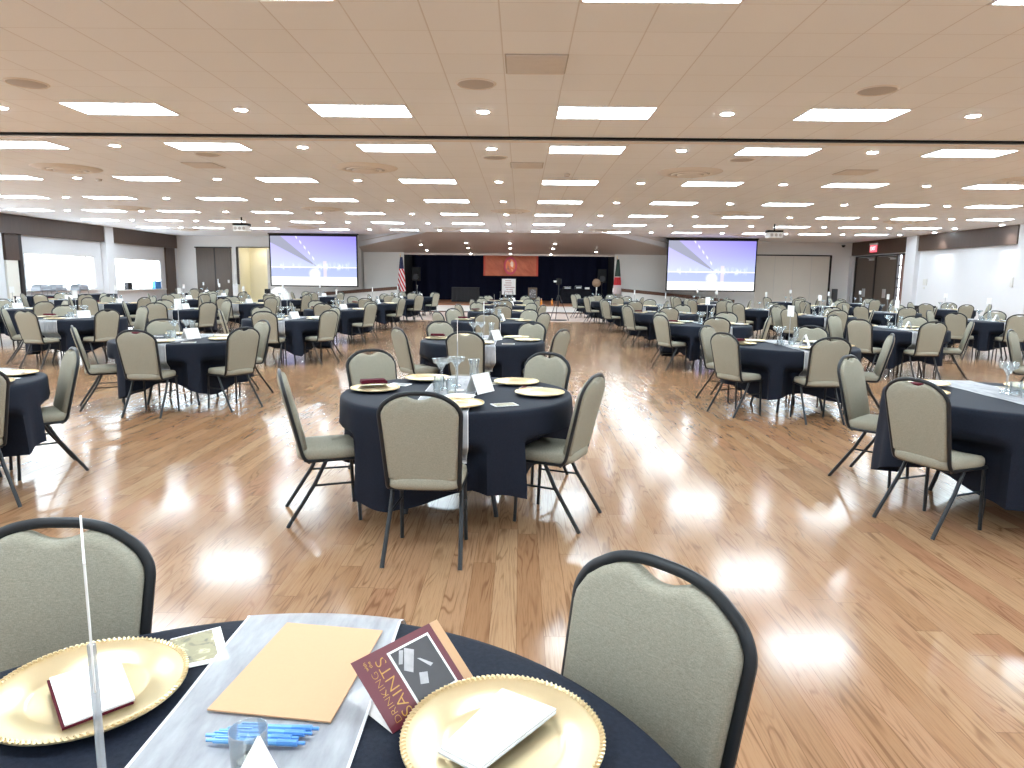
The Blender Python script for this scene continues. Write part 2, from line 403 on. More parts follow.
# walnut valances and pilasters along the left wall
vi = 1
def trim(b, mat, label):
    global vi
    o = struct(b.build('trim_%d' % vi, mat, smooth=False), label); vi += 1; return o
PIL = [30.45, 19.1, 13.6, 8.1]
prevs = [YB+.1]+sorted(PIL); nxt = sorted(PIL)+[YF]
for p, q in zip(prevs, nxt):
    trim(MB().box(XL+.10, (p+q)/2, (CZ+2.93)/2, .20, q-p-.62, CZ-2.93-.002), M['valance'], 'dark walnut valance under the ceiling, window wall')
for p in PIL:
    trim(MB().box(XL+.12, p, CZ/2, .24, .60, CZ-.002), M['wall'], 'white pilaster between windows')
trim(MB().box(XL+.06, 24.72, 2.46, .10, .66, .92), M['valance'], 'dark walnut panel beside first window')
trim(MB().box(XL+.05, 24.68, 1.0, .08, .56, 1.99), M['partition'], 'cream panel below the walnut panel')
trim(MB().box(XL+.12, 23.72, 1.46, .24, .70, 2.92), M['wall'], 'white pilaster below the valance')
trim(MB().box(XL+.06, 35.95, 1.48, .10, .9, 2.9), M['valance'], 'dark walnut panel in the far corner')
trim(MB().box(XL+.05, 25.16, 1.5, .08, .16, 2.9), M['dark_jamb'], 'narrow dark strip beside window')
# far wall, openings for the corridor and the stage
b = MB()
def fw(x0, x1, z0, z1, th=.15): b.box((x0+x1)/2, YF+th/2, (z0+z1)/2, x1-x0, th, z1-z0)
fw(XL, -14.93, 0, CZ); fw(-14.93, -12.6, 3.02, CZ); fw(-12.6, -8.0, 0, CZ); fw(7.45, XR, 0, CZ)
struct(b.build('wall_back', M['wall_far'], smooth=False), 'pale grey far wall')
b = MB().box(-13.75, YF+1.6, 1.6, 2.6, .1, 3.2); b.box(-15.0, YF+.85, 1.6, .1, 1.4, 3.2); b.box(-12.5, YF+.85, 1.6, .1, 1.4, 3.2); b.box(-13.75, YF+.85, 3.2, 2.6, 1.6, .1)
b.box(-13.75, YF+.85, -.05, 2.6, 1.5, .1)
struct(b.build('wall_corridor', M['hall_glow'], smooth=False), 'cream corridor behind the opening')
tag(MB().lathe([(0, 0), (.16, 0), (.16, .05), (0, .05)], 20, (-13.75, YF+.85, 3.09)).build('ceiling_light', emit('corridor_lamp', (1, .94, .84, 1), 55.0)), 'round ceiling lamp inside the cream corridor opening', 'light')
# right wall
b = MB(); wall_panel(b, XR, YB, 31.0, 0, CZ, .15, -1); wall_panel(b, XR, 31.0, 37.0, 2.86, CZ, .15, -1); wall_panel(b, XR, 36.4, YF+.15, 0, 2.86, .15, -1)
struct(b.build('wall_right', M['wall'], smooth=False), 'plain white wall')
struct(MB().box((XL+XR)/2, YB-.07, CZ/2, XR-XL+.3, .14, CZ).build('wall_front', M['wall'], smooth=False), 'white wall behind the viewer')
def rv(y0, y1): trim(MB().box(XR-.06, (y0+y1)/2, (CZ+2.93)/2, .12, y1-y0, CZ-2.93-.002), M['valance'], 'dark walnut valance under the ceiling, door wall')
rv(31.45, 37.3-.6); rv(24.63, 30.62); rv(16.0, 24.0); rv(7.6, 15.4)
for y in (31.05, 24.12, 15.7): trim(MB().box(XR-.1, y, CZ/2, .2, .62 if y < 31 else .8, CZ-.002), M['wall'], 'white pilaster on the door wall')
trim(MB().box(XR-.08, 36.6, 1.44, .16, .38, 2.88), M['wall'], 'white wall return beside doors')
# double doors and glazed sidelight, right wall
for i, (y0, y1) in enumerate(((34.4, 36.3), (32.42, 34.34))):
    d = struct(MB().box(XR+.04, (y0+y1)/2, 1.41, .07, y1-y0-.03, 2.80).build('door_%d' % (i+1), M['door_brown'], smooth=False), ('brown exit door leaf nearer the far corner', 'brown exit door leaf beside the glazed strip')[i])
    MB().box(XR-.005, (y0+y1)/2, 1.05, .02, .30, .42, 0, .008).build('push_plate', M['metal'], d)
    c = MB().box(XR-.03, y0+.35, 2.68, .07, .42, .09, 0, .01); c.tube([(XR-.03, y0+.3, 2.72), (XR-.05, y0+.7, 2.74)], .012); c.build('door_closer', M['metal'], d)
    h = MB()
    for zz in (.3, 1.4, 2.5): h.box(XR-.005, (y1-.03 if i == 0 else y0+.03), zz, .015, .03, .12)
    h.build('hinge', M['dark_jamb'], d)
b = MB()
for y in (36.36, 34.37, 32.38): b.box(XR+.02, y, 1.42, .12, .09, 2.84)
b.box(XR+.02, 34.1, 2.85, .12, 4.6, .06)
trim(b, M['dark_jamb'], 'dark bronze frame around double doors')
w = struct(MB().box(XR+.09, 32.2, 1.42, .02, .24, 2.8).build('window_20', M['day'], smooth=False), 'narrow bright sidelight beside the doors')
f = MB(); 
for zz in (.5, 1.0, 1.35, 1.75, 2.35): f.box(XR+.04, 32.2, zz, .06, .24, .05)
f.build('window_bar', M['dark_jamb'], w, smooth=False)
struct(MB().box(XR+.03, 31.75, 1.42, .08, .62, 2.8).build('door_3', plain('sidelight_panel', srgb(138, 108, 100), .4), smooth=False), 'rosy brown side panel beside the sidelight')
# brown double door in the far wall
for i, (x0, x1) in enumerate(((-17.15, -16.2), (-16.14, -15.32))):
    d = struct(MB().box((x0+x1)/2, YF-.03, 1.49, x1-x0, .06, 2.98).build('door_%d' % (i+4), M['door_brown'], smooth=False), ('brown corridor door leaf nearest the corner', 'brown corridor door leaf with metal handle')[i])
    if i:
        h = MB().box(x0+.10, YF-.075, 1.2, .05, .03, .34, 0, .01); h.build('push_plate', M['metal'], d)
        MB().box(x1-.16, YF-.07, 1.25, .10, .02, .16, 0, .005).build('notice_plate', M['white_plastic'], d)
trim(MB().box(-16.17, YF-.035, 1.49, .05, .09, 2.98).box(-16.24, YF-.02, 3.01, 1.95, .08, .06), M['dark_jamb'], 'dark frame of the brown double door')
trim(MB().box(-14.97, YF-.03, 1.52, .10, .1, 3.04).box(-13.8, YF-.03, 3.04, 2.4, .1, .04), M['dark_jamb'], 'dark frame of the corridor opening')
d = struct(MB().box(-13.3, YF+.55, 1.5, .62, .06, 3.0).build('door_6', M['white_plastic'], smooth=False), 'pale door standing open inside the corridor')
MB().tube([(-13.56, YF+.48, .9), (-13.56, YF+.45, 1.0), (-13.56, YF+.48, 1.2)], .02).build('door_handle', M['metal'], d)
# cream folding partition in the far wall, right
p = struct(MB().box(14.2, YF-.04, 1.45, 3.8, .06, 2.86).build('partition', M['partition'], smooth=False), 'cream folding partition')
f = MB()
for i in range(1, 4): f.box(12.3+i*.95, YF-.075, 1.45, .015, .01, 2.86)
f.build('panel_joint', M['wall_grey'], p, smooth=False)
trim(MB().box(16.13, YF-.06, 1.46, .09, .12, 2.95).box(14.2, YF-.06, 2.92, 3.9, .12, .06), M['dark_jamb'], 'dark frame of the folding partition')

# ------------------------------------------------------------------ the stage
SY0, SY1, SH = 31.75, 38.6, .37
struct(MB().box(-.55, 28.47, .004, 11.4, 6.5, .008).build('floor_apron', M['vinyl'], smooth=False), 'pale vinyl floor in front of stage')
s = empty('stage_platform', 'low white stage platform with brown wooden edge under the curtain', 'stage', (-.6, SY0, 0))
MB().box(-.015, 1.75, SH/2-.02, 11.4, 3.45, SH-.04).box(-.015, 5.1, SH/2-.02, 10.4, 3.3, SH-.04).build('riser', M['stage_white'], s, smooth=False)
MB().box(-.015, 1.73, SH-.02, 11.5, 3.55, .04).box(-.015, 5.1, SH-.02, 10.4, 3.3, .04).build('stage_deck', M['stage_floor'], s, smooth=False)
MB().box(0, -.03, .03, 11.2, .03, .06).build('base_strip', M['rail_wood'], s, smooth=False)
# sloped soffit above the stage and the two hanging fascias
def soff(y): return CZ-.215*(y-31.8)
b = MB(); n = 12
prof = [(31.6+.35*k/4, CZ+.0-.03*k) for k in range(2)]
ys = [31.72, 31.9, 32.3, 33.2, 34.4, 35.5, 36.0]
zs = [CZ+.02, CZ-.05, CZ-.14, soff(33.2)-.02, soff(34.4), 2.80, 2.80]
xs = [(-4.2, 4.05), (-4.5, 4.25), (-5.1, 4.8), (-6.4, 6.0), (-8.0, 7.5), (-8.0, 7.5), (-8.0, 7.5)]
vs = []; fs = []
for (x0, x1), y, z in zip(xs, ys, zs): vs += [(x0+(x1-x0)*k/10, y, z) for k in range(11)]
for r_ in range(6):
    for k in range(10): fs.append((r_*11+k, r_*11+k+1, (r_+1)*11+k+1, (r_+1)*11+k))
b.add(vs, fs); off = len(b.v); b.add([(x, y, z+.25) for x, y, z in vs], [tuple(reversed(f)) for f in fs])
b.box(-.6, 35.55, 2.76, 10.8, .1, .10)
struct(b.build('ceiling_stage', M['soffit'], smooth=True, angle=60), 'tan sloping soffit over the stage')
def fascia(x0, y0, z0, x1, y1, z1):
    bb = MB(); bb.add([(x0, y0, z0), (x1, y1, z1), (x1, y1, CZ+.02), (x0, y0, CZ+.02), (x0, y0+.12, z0), (x1, y1+.12, z1), (x1, y1+.12, CZ+.02), (x0, y0+.12, CZ+.02)],
        [(0, 1, 2, 3), (7, 6, 5, 4), (0, 4, 5, 1), (3, 2, 6, 7), (0, 3, 7, 4), (1, 5, 6, 2)]); return bb
trim(fascia(-8.0, 34.42, soff(34.4)-.02, -4.15, 31.88, CZ-.02), M['wall'], 'white slanting fascia above the stage, window side')
trim(fascia(4.0, 31.68, CZ-.02, 7.45, 34.42, soff(34.4)-.02), M['wall'], 'white slanting fascia above the stage, door side')
# splayed white walls beside the opening and behind the screens
b = MB()
def wseg(x0, y0, x1, y1, z1=CZ, th=.12):
    L = math.hypot(x1-x0, y1-y0); b.box((x0+x1)/2, (y0+y1)/2, z1/2, L, th, z1, math.atan2(y1-y0, x1-x0))
wseg(-8.05, 36.8, -8.05, 35.4, CZ); wseg(-8.05, 35.46, -5.95, 35.46, 3.0)
struct(b.build('wall_stage_left', M['wall_grey'], smooth=False), 'pale wall between screen and stage')
b = MB(); wseg(7.45, 36.8, 7.45, 35.4, CZ); wseg(4.72, 35.46, 7.45, 35.46, 3.0)
struct(b.build('wall_stage_right', M['wall_grey'], smooth=False), 'pale wall between stage and screen')
b = MB(); wseg(-8.05, 38.9, 7.45, 38.9, 3.2); wseg(-6.02, 35.56, -6.02, 39.0, 3.0); wseg(4.79, 35.56, 4.79, 39.0, 3.0)
struct(b.build('wall_stage_back', M['black'], smooth=False), 'dark walls behind and beside the curtain')
# ramp parapets with brown cap
def parapet(x0, z0, x1, z1, y):
    t_ = MB().add([(x0, y, 0), (x1, y, 0), (x1, y, z1), (x0, y, z0), (x0, y+.12, 0), (x1, y+.12, 0), (x1, y+.12, z1), (x0, y+.12, z0)],
       [(0, 1, 2, 3), (7, 6, 5, 4), (0, 4, 5, 1), (3, 2, 6, 7), (0, 3, 7, 4), (1, 5, 6, 2)])
    trim(t_, M['wall_grey'], 'low ramp wall below the brown cap')
    c = MB(); dz = .16
    c.add([(x0, y-.03, z0), (x1, y-.03, z1), (x1, y-.03, z1+dz), (x0, y-.03, z0+dz), (x0, y+.15, z0), (x1, y+.15, z1), (x1, y+.15, z1+dz), (x0, y+.15, z0+dz)],
       [(0, 1, 2, 3), (7, 6, 5, 4), (0, 4, 5, 1), (3, 2, 6, 7), (0, 3, 7, 4), (1, 5, 6, 2)])
    trim(c, M['rail_wood'], 'brown wooden cap on the ramp wall')
parapet(-9.9, .62, -6.1, .96, 34.6); parapet(5.0, .98, 10.6, .48, 34.6)
# curtain
b = MB()
def cur(u, v):
    x = -6.4+11.6*u; return (x, 38.2+.07*math.sin(x*9.0)+.05*math.sin(x*4.1+1), .39+2.75*v)
b.grid(cur, 260, 2)
tag(b.build('stage_curtain', M['curtain']), 'dark navy velvet curtain hanging across the stage', 'curtain')
# banner hung on the opening with a plain oval emblem
bn = empty('hanging_banner', 'orange red cloth banner with an oval picture above the stage', 'banner', (-.54, 36.4, 1.70))
b = MB(); b.grid(lambda u, v: (-1.42+2.84*u, .03*math.sin(u*17+v*2)+.02*math.sin(u*31), 1.09*v), 60, 6); b.grid(lambda u, v: (-1.42+2.84*u, .012+.03*math.sin(u*17+v*2)+.02*math.sin(u*31), 1.09*v), 60, 6)
b.build('banner_cloth', M['banner'], bn)
o_ = MB().lathe([(0, 0), (.34, 0), (.34, .02), (0, .02)], 32); ob = o_.build('emblem', plain('emblem_border', srgb(200, 70, 90), .5), bn, (-.02, -.06, .52)); ob.rotation_euler = (R(90), 0, 0); ob.scale = (1, 1.35, 1)
o_ = MB().lathe([(0, 0), (.25, 0), (.25, .02), (0, .02)], 32); ob2 = o_.build('emblem_field', mat_picture('emblem_art', srgb(96, 84, 92), srgb(232, 120, 70), srgb(250, 226, 200), 4.0, 2.0), ob, (0, 0, .012))
MB().tube([(-1.5, 0, 1.1), (1.5, 0, 1.1)], .015).build('hanging_rod', M['dark_metal'], bn)
# board on easel, framed picture, skirted podium, equipment table
def easel(name, label, x, y, w, h, zb, mat, mframe, lines):
    e = empty(name, label, 'sign' if lines else 'picture', (x, y, SH+.016))
    f = MB()
    for sx in (-1, 1): f.tube([(sx*w*.42, -.02, 0), (sx*w*.10, .10, zb+h+.05)], .014)
    f.tube([(0, .55, 0), (0, .10, zb+h)], .014); f.box(0, .02, zb-.015, w*.8, .06, .03); f.build('easel', M['dark_metal'], e)
    p_ = MB().box(0, .04, zb+h/2+.012, w, .03, h, 0, .006).build('board', mframe, e)
    if lines:
        l = MB()
        random.seed(4)
        for k in range(6): l.box(random.uniform(-.1, .1)*w, .022, zb+h*(.9-.14*k), w*random.uniform(.4, .75), .004, h*.045)
        l.build('board_print', mat, p_)
    else: MB().box(0, .022, zb+h/2+.012, w*.72, .006, h*.72).build('print', mat, p_)
    return e
easel('poster_board', 'white printed board standing on easel below the banner', -.62, 35.5, .70, .80, .35, plain('board_ink', srgb(190, 150, 150), .6), M['white'], True)
easel('framed_picture', 'small dark framed picture on the stage beside white board', .60, 35.5, .46, .60, .12, M['photo'], plain('picture_frame_wood', srgb(96, 78, 62), .4), False)
def skirted(name, label, x, y, w, d, h, mat, cat='table'):
    e = empty(name, label, cat, (x, y, SH)); rr = MB(); rings = []
    N = 96
    for z in (0.01, h*.5, h-.02):
        ring = []
        for i in range(N):
            t_ = 4*i/N; k = int(t_); u = t_-k
            px, py = [(-1+2*u, -1), (1, -1+2*u), (1-2*u, 1), (-1, 1-2*u)][k]
            w_ = .018*math.sin(i*1.9)*(1 if z < h*.9 else .3)
            ring.append((px*(w/2+w_), py*(d/2+w_), z))
        rings.append(ring)
    rr.loft(rings); rr.build('skirt', mat, e)
    MB().box(0, 0, h-.005, w+.03, d+.03, .03, 0, .01).build('table_top', mat, e); return e
skirted('skirted_table', 'black pleated skirted table at the dark end of stage', -2.8, 35.2, 1.35, .7, .72, plain('grey_black_skirt', srgb(26, 25, 28), .8))
dj = skirted('equipment_table', 'black draped table carrying sound equipment on the stage', 2.72, 34.6, 1.5, .7, .70, M['cloth_black'])
for i, (x, w, h, lab) in enumerate(((2.3, .42, .10, 'black sound mixer with silver knobs on the draped stage table'), (2.85, .36, .14, 'black amplifier with pale front on the draped stage table'))):
    e = empty('sound_mixer' if i == 0 else 'amplifier', lab, 'equipment', (x, 34.55, SH+.712))
    MB().box(0, 0, h/2, w, .34, h, 0, .01).build('case', M['black'], e)
    k_ = MB()
    for q in range(6): k_.lathe([(0, 0), (.022, 0), (.018, .02), (0, .02)], 10, (-w*.38+q*w*.15, -.08, h))
    k_.box(0, -.175, h*.5, w*.7, .006, h*.4); k_.build('knobs', M['metal'], e)
tag(MB().box(3.28, 34.5, SH+.712+.045, .22, .16, .09, 0, .02).build('paper_tray', M['white_plastic']), 'small white tray at the edge of the draped stage table', 'tray')
e = empty('stage_fan', 'round tan fan on a slim stand beside the equipment table', 'fan', (3.75, 34.7, SH))
b = MB().lathe([(0, 0), (.17, 0), (.16, .03), (.03, .04), (0, .04)], 20); b.build('fan_base', M['dark_metal'], e)
MB().tube([(0, 0, .03), (0, 0, .85)], .02).build('pole', M['metal'], e)
o_ = MB().lathe([(0, -.04), (.12, -.05), (.20, -.03), (.21, 0), (.20, .03), (.10, .06), (0, .07)], 24).build('fan_head', plain('tan_guard', srgb(140, 112, 88), .5), e, (0, -.02, 1.02)); o_.rotation_euler = (R(90), 0, 0)
for sx, lab in ((-5.45, 'tall black loudspeaker on stage by the striped flag'), (4.2, 'tall black loudspeaker on stage by the red flag')):
    e = empty('loudspeaker', lab, 'speaker', (sx, 36.2, SH+.022), 0, 'stage loudspeakers')
    MB().tube([(0, 0, 0), (0, 0, 1.0)], .02).tube([(-.3, -.2, 0), (0, 0, .5)], .012).tube([(.3, -.2, 0), (0, 0, .5)], .012).tube([(0, .35, 0), (0, 0, .5)], .012).build('tripod', M['dark_metal'], e)
    c = MB().box(0, 0, 1.35, .42, .38, .70, 0, .02).build('cabinet', M['black'], e)
    g_ = MB().lathe([(0, 0), (.15, 0), (.15, .02), (.12, .01), (0, .03)], 20).build('woofer', M['dark_metal'], c, (0, -.2, 1.22)); g_.rotation_euler = (R(90), 0, 0)
# tripod lamp on the apron with a cable
e = empty('tripod_stand', 'tall black tripod stand with small white lamp before stage', 'stand', (1.42, 26.2, .009))
b = MB()
for a in (100, 220, 340): 
    b.build; MB().tube([(.42*math.cos(R(a)), .42*math.sin(R(a)), 0), (.03*math.cos(R(a)), .03*math.sin(R(a)), .95)], .012).build('leg', M['dark_metal'], e)
MB().tube([(0, 0, .5), (0, 0, 1.35)], .015).build('pole', M['dark_metal'], e)
MB().box(0, 0, 1.45, .16, .18, .22, .3, .02).build('lamp_body', M['black'], e)
MB().lathe([(0, 0), (.05, 0), (.06, .06), (0, .07)], 14).build('lamp_lens', M['white_plastic'], e, (-.14, -.06, 1.42))
MB().lathe([(0, 0), (.34, 0), (.33, .02), (0, .02)], 24).build('base_plate', M['black'], e)
tag(MB().tube([(1.0, 26.1, .025), (.8, 26.6, .025), (.45, 27.3, .025), (.2, 28.6, .025), (.3, 30.5, .025), (.35, 31.6, .025)], .014, 6).build('power_cable', M['black']), 'black cable on the pale floor behind the tripod stand', 'cable')
for k, x in enumerate((.95, 1.45)):
    e = empty('bottle', ('amber bottle on the stage edge nearer the framed picture', 'amber bottle on the stage edge nearer the tripod')[k], 'bottle', (x, 32.1, SH), 0, 'bottles on stage edge')
    MB().lathe([(0, 0), (.05, 0), (.052, .16), (.02, .22), (.018, .27), (0, .27)], 14).build('bottle_body', M['amber'], e)
    MB().lathe([(0, .27), (.02, .27), (.02, .295), (0, .295)], 10).build('bottle_cap', M['white_plastic'], e)
# flags
def flag(x, y, mat, label, twotone=None):
    e = empty('flag_on_pole', label, 'flag', (x, y, SH), 0, 'flags beside the stage')
    MB().lathe([(0, 0), (.16, 0), (.15, .04), (.03, .07), (0, .07)], 18).build('flag_base', M['metal'], e)
    MB().tube([(0, 0, .05), (0, 0, 2.28)], .016).build('pole', M['gold_ink'], e)
    MB().lathe([(0, 2.28), (.03, 2.30), (.03, 2.33), (0, 2.40)], 10).build('finial', M['gold'], e)
    rings = []
    for k in range(10):
        z = 2.2-1.70*k/9; w = .05+.13*(k/9)**.8; ring = []
        for i in range(20):
            a = 2*PI*i/20; q = 1+.25*math.sin(a*4+k*.3); ring.append((.05+w*q*math.cos(a), -.02+w*.55*q*math.sin(a), z))
        rings.append(ring)
    fl = MB().loft(rings); f_ = fl.build('flag_cloth', mat, e)
    return e
flag(-6.05, 35.0, M['flag_us'], 'red white and blue striped flag on pole beside stage opening')
t_ = NT('red_white_flag'); s_ = t_.sep(t_.coord()); cc = t_.mix(t_.math('GREATER_THAN', s_[2], 1.35), t_.mix(t_.math('GREATER_THAN', t_.math('SINE', t_.math('MULTIPLY', s_[2], 7.0)), .2), srgb(214, 198, 196), srgb(196, 40, 50)), srgb(40, 60, 52)); t_.principled(cc, .7)
flag(4.78, 35.0, t_.m, 'dark, red and white furled flag beside stage opening')

# ------------------------------------------------------------------ projection screens and projectors
def screen(x0, x1, z0, z1, label):
    e = empty('projection_screen', label, 'screen', ((x0+x1)/2, 33.4, z0), 0, 'projection screens')
    w, h = x1-x0, z1-z0
    me = MB().quad((-w/2+.06, 0, .03), (w/2-.06, 0, .03), (w/2-.06, 0, h-.10), (-w/2+.06, 0, h-.10)).mesh('screen_picture', M['screen'], False)
    uv = me.uv_layers.new(name='UVMap')
    for i, c in enumerate(((0, 0), (1, 0), (1, 1), (0, 1))): uv.data[i].uv = c
    link('screen_picture', me, e)
    b = MB(); b.box(0, .012, h-.05, w, .05, .10); b.box(-w/2+.03, .012, h/2, .06, .03, h); b.box(w/2-.03, .012, h/2, .06, .03, h); b.box(0, .02, .0, w, .05, .05)
    b.box(0, .03, h/2, w-.04, .01, h-.02)
    b.build('screen_border', M['black'], e, smooth=False)
    MB().box(0, .06, h+.0, w+.1, .10, .05).build('screen_housing', M['black'], e, smooth=False)
screen(-12.05, -7.82, 1.10, 3.55, 'lowered projection screen with bridge picture, nearer the windows')
screen(6.92, 11.18, 1.08, 3.53, 'lowered projection screen with bridge picture, nearer the double doors')
def projector(x, y, label):
    e = empty('ceiling_projector', label, 'projector', (x, y, CZ-.52), 0, 'ceiling projectors')
    MB().box(0, 0, .12, .50, .42, .20, 0, .03).build('projector_body', M['white_plastic'], e)
    for q in (-.15, 0, .15):
        o_ = MB().lathe([(0, 0), (.055, 0), (.05, .015), (0, .02)], 14).build('vent_port', M['grille_dark'], e, (q, -.21, .12)); o_.rotation_euler = (R(90), 0, 0)
    MB().box(0, 0, .26, .55, .30, .07, 0, .01).build('mount_plate', M['black'], e)
    MB().tube([(0, 0, .28), (0, 0, .52)], .025).build('mount_pole', M['black'], e)
projector(-9.93, 24.9, 'white projector on black ceiling mount, nearer the windows'); projector(9.1, 25.5, 'white projector on black ceiling mount, nearer the double doors')

# ------------------------------------------------------------------ ceiling fittings
X0, PP, S_ = .438, 3.0503, 3.794
ROWS = [11.246+S_*k for k in range(-2, 6)]      # row near edges beyond the track
ROWS = [1.0-3.6, 1.1, 4.97, 8.76]+[11.246+S_*k for k in range(6)]
RN = ['row behind the viewer', 'row overhead', 'row at the top of picture', 'last row before dark track', 'first row beyond the dark track', 'second row beyond the track', 'third row beyond the track', 'fourth row beyond the track', 'fifth row beyond the track', 'row nearest the far wall']
def cname(c):
    if c == 0: return 'on hall axis'
    n_ = ['', 'one', 'two', 'three', 'four', 'five', 'six', 'seven'][abs(c)]
    return (n_ + ' bays toward ' + ('windows' if c < 0 else 'doors')).replace('one bays', 'one bay')
W_, L_ = 1.17, .587
def colx(c): return X0+W_/2+(c*PP if -4 <= c <= 3 else (3*PP+(c-3)*2.44 if c > 3 else -4*PP+(c+4)*2.44))
pm = MB(); pm.loft([[(-W_/2+i, -L_/2+i, z), (W_/2-i, -L_/2+i, z), (W_/2-i, L_/2-i, z), (-W_/2+i, L_/2-i, z)] for i, z in ((0, 0), (.004, -.006), (.02, -.010))])
lens = pm.mesh('lens', M['panel_light'], False)
fm = MB()
for sx, sy, w, l in ((0, L_/2+.012, W_+.05, .022), (0, -L_/2-.012, W_+.05, .022), (W_/2+.012, 0, .022, L_), (-W_/2-.012, 0, .022, L_)): fm.box(sx, sy, -.004, w, l, .008)
fr = fm.mesh('panel_frame', M['white_plastic'], False)
dl_l = MB().lathe([(0, -.016), (.03, -.015), (.058, -.011), (.076, -.006), (.080, -.002)], 20).mesh('lamp', M['down_glow'])
dl_t = MB().lathe([(.076, -.002), (.082, -.006), (.100, -.003), (.104, 0)], 20).mesh('trim_ring', M['white_plastic'])
CAMV = None
def inview(x, y, lim=.80): return y > 1 and abs(x)/y < lim
for ri, y in enumerate(ROWS):
    for c in range(-6, 6):
        x = colx(c)
        if x < XL+.7 or x > XR-.7: continue
        yc = y+L_/2
        if ri == 8 and -1.9 < c < 1.5 and yc > 31: continue
        if yc > 31.2 and -8.3 < x < 7.7: continue
        if yc > YF-.4: continue
        e = empty('ceiling_light', 'flat white ceiling light panel, %s, %s' % (RN[ri], cname(c)), 'ceiling light', (x, yc, CZ-.001), 0, 'ceiling light panels')
        link('lens', lens, e); link('panel_frame', fr, e)
        xd = (x+colx(c+1))/2
        if xd > XR-.5 or (yc > 30.8 and -8.5 < xd < 8): continue
        e = empty('recessed_downlight', 'recessed downlight, %s, doorward of panel %s' % (RN[ri], cname(c)), 'downlight', (xd, yc, CZ-.001), 0, 'recessed downlights')
        link('lamp', dl_l, e); link('trim_ring', dl_t, e)
# downlights near the white wall on the right and above the stage
for i, (x, y) in enumerate(((16.8, 28.9), (16.8, 24.9), (16.8, 21.2))):
    e = empty('ceiling_wall_washer', ('round wall washer lamp above white wall beside the pilaster', 'round wall washer lamp above white wall, second from doors', 'round wall washer lamp above white wall, third from doors')[i], 'downlight', (x, y, CZ-.001), 0, 'wall washers')
    link('lamp', dl_l, e); link('trim_ring', dl_t, e)
    ld = bpy.data.lights.new('wall_washer_beam', 'SPOT'); ld.energy = 110; ld.spot_size = R(75); ld.spot_blend = .8; ld.color = (.88, .95, 1); ld.shadow_soft_size = .05
    lo = bpy.data.objects.new('wall_washer_beam', ld); COL.objects.link(lo); lo.parent = e; lo.location = (0, 0, -.03); lo.rotation_euler = (0, R(-24), 0)
dl_s = MB().lathe([(0, -.03), (.04, -.026), (.062, -.012), (.068, -.002)], 18).mesh('lamp', emit('stage_spot_glow', (1, .95, .9, 1), 45.0))
k_ = 0
for (x, y) in ((-4.85, 33.8), (-4.7, 34.85), (-2.65, 33.4), (-2.6, 34.3), (-2.55, 35.2), (-.55, 33.4), (-.55, 34.3), (-.55, 35.2), (1.6, 33.4), (1.54, 34.3), (1.48, 35.2), (3.7, 34.8)):
    z = soff(y)-.03 if y < 35 else 2.795
    if y < 33.3: z -= .03
    e = empty('stage_downlight', 'small round spot in the tan stage soffit, number %s from the windows' % ('one two three four five six seven eight nine ten eleven twelve'.split()[k_]), 'downlight', (x, y, z), 0, 'stage soffit spots'); k_ += 1
    o_ = link('lamp', dl_s, e); o_ = link('trim_ring', dl_t, e); o_.scale = (.8, .8, 1)
# round diffusers
dm1 = MB().lathe([(0, -.085), (.20, -.085), (.23, -.07), (.24, -.05), (.27, -.05), (.30, -.065), (.34, -.06), (.35, -.04), (.38, -.035), (.41, -.05), (.45, -.045), (.60, -.012), (.62, 0)], 40).mesh('diffuser_cone', M['grille'])
dm2 = MB().lathe([(.24, -.052), (.268, -.052)], 40).lathe([(.35, -.042), (.382, -.037)], 40).mesh('slot_ring', M['grille_dark'])
DIF = [(-8.98, 13.97, 'round air diffuser in second row, over tables by the windows'), (-12.19, 21.85, 'round air diffuser near the walnut valance, windows side'), (-15.12, 31.6, 'round air diffuser in the far corner by windows'), (-3.0, 13.56, 'round air diffuser over the aisle, window side of axis'), (-6.12, 21.6, 'round air diffuser ahead of the window side screen'), (-9.17, 29.45, 'round air diffuser right before the window side screen'), (-3.07, 29.33, 'round air diffuser before the stage mouth, window side'), (3.21, 13.74, 'round air diffuser over the aisle, door side of axis'), (6.35, 21.71, 'round air diffuser ahead of the door side screen'), (9.93, 31.5, 'round air diffuser right before the door side screen'), (.03, 21.68, 'round air diffuser on the hall axis'), (3.39, 29.45, 'round air diffuser before the stage mouth, door side'), (10.09, 14.3, 'round air diffuser at the edge over door side tables'), (12.82, 23.9, 'round air diffuser near the double doors')]
for x, y, lab in DIF:
    if abs(x-.03) < .01: x = -.35
    e = empty('ceiling_air_diffuser', lab, 'vent', (x, y, CZ-.001), 0, 'round air diffusers'); link('diffuser_cone', dm1, e); link('slot_ring', dm2, e)
def gr(x, y, w, l, label, sp=False):
    if sp:
        e = empty('ceiling_speaker', label, 'speaker', (x, y, CZ-.001), 0, 'ceiling speakers')
        MB().lathe([(0, -.012), (.17, -.012), (.19, -.006), (.20, 0)], 28).build('speaker_grille', M['grille_dark'], e); MB().lathe([(.19, -.004), (.20, -.014), (.22, 0)], 28).build('speaker_rim', M['grille'], e)
    else:
        e = empty('ceiling_return_grille', label, 'vent', (x, y, CZ-.001), 0, 'return air grilles')
        b = MB(); b.box(0, 0, -.004, w, l, .006); b.build('grille_back', M['grille_dark'], e, smooth=False)
        b = MB()
        for k in range(14): b.box(0, -l/2+l*(k+.5)/14, -.012, w-.03, l/24, .008)
        b.build('grille_slats', M['grille'], e, smooth=False)
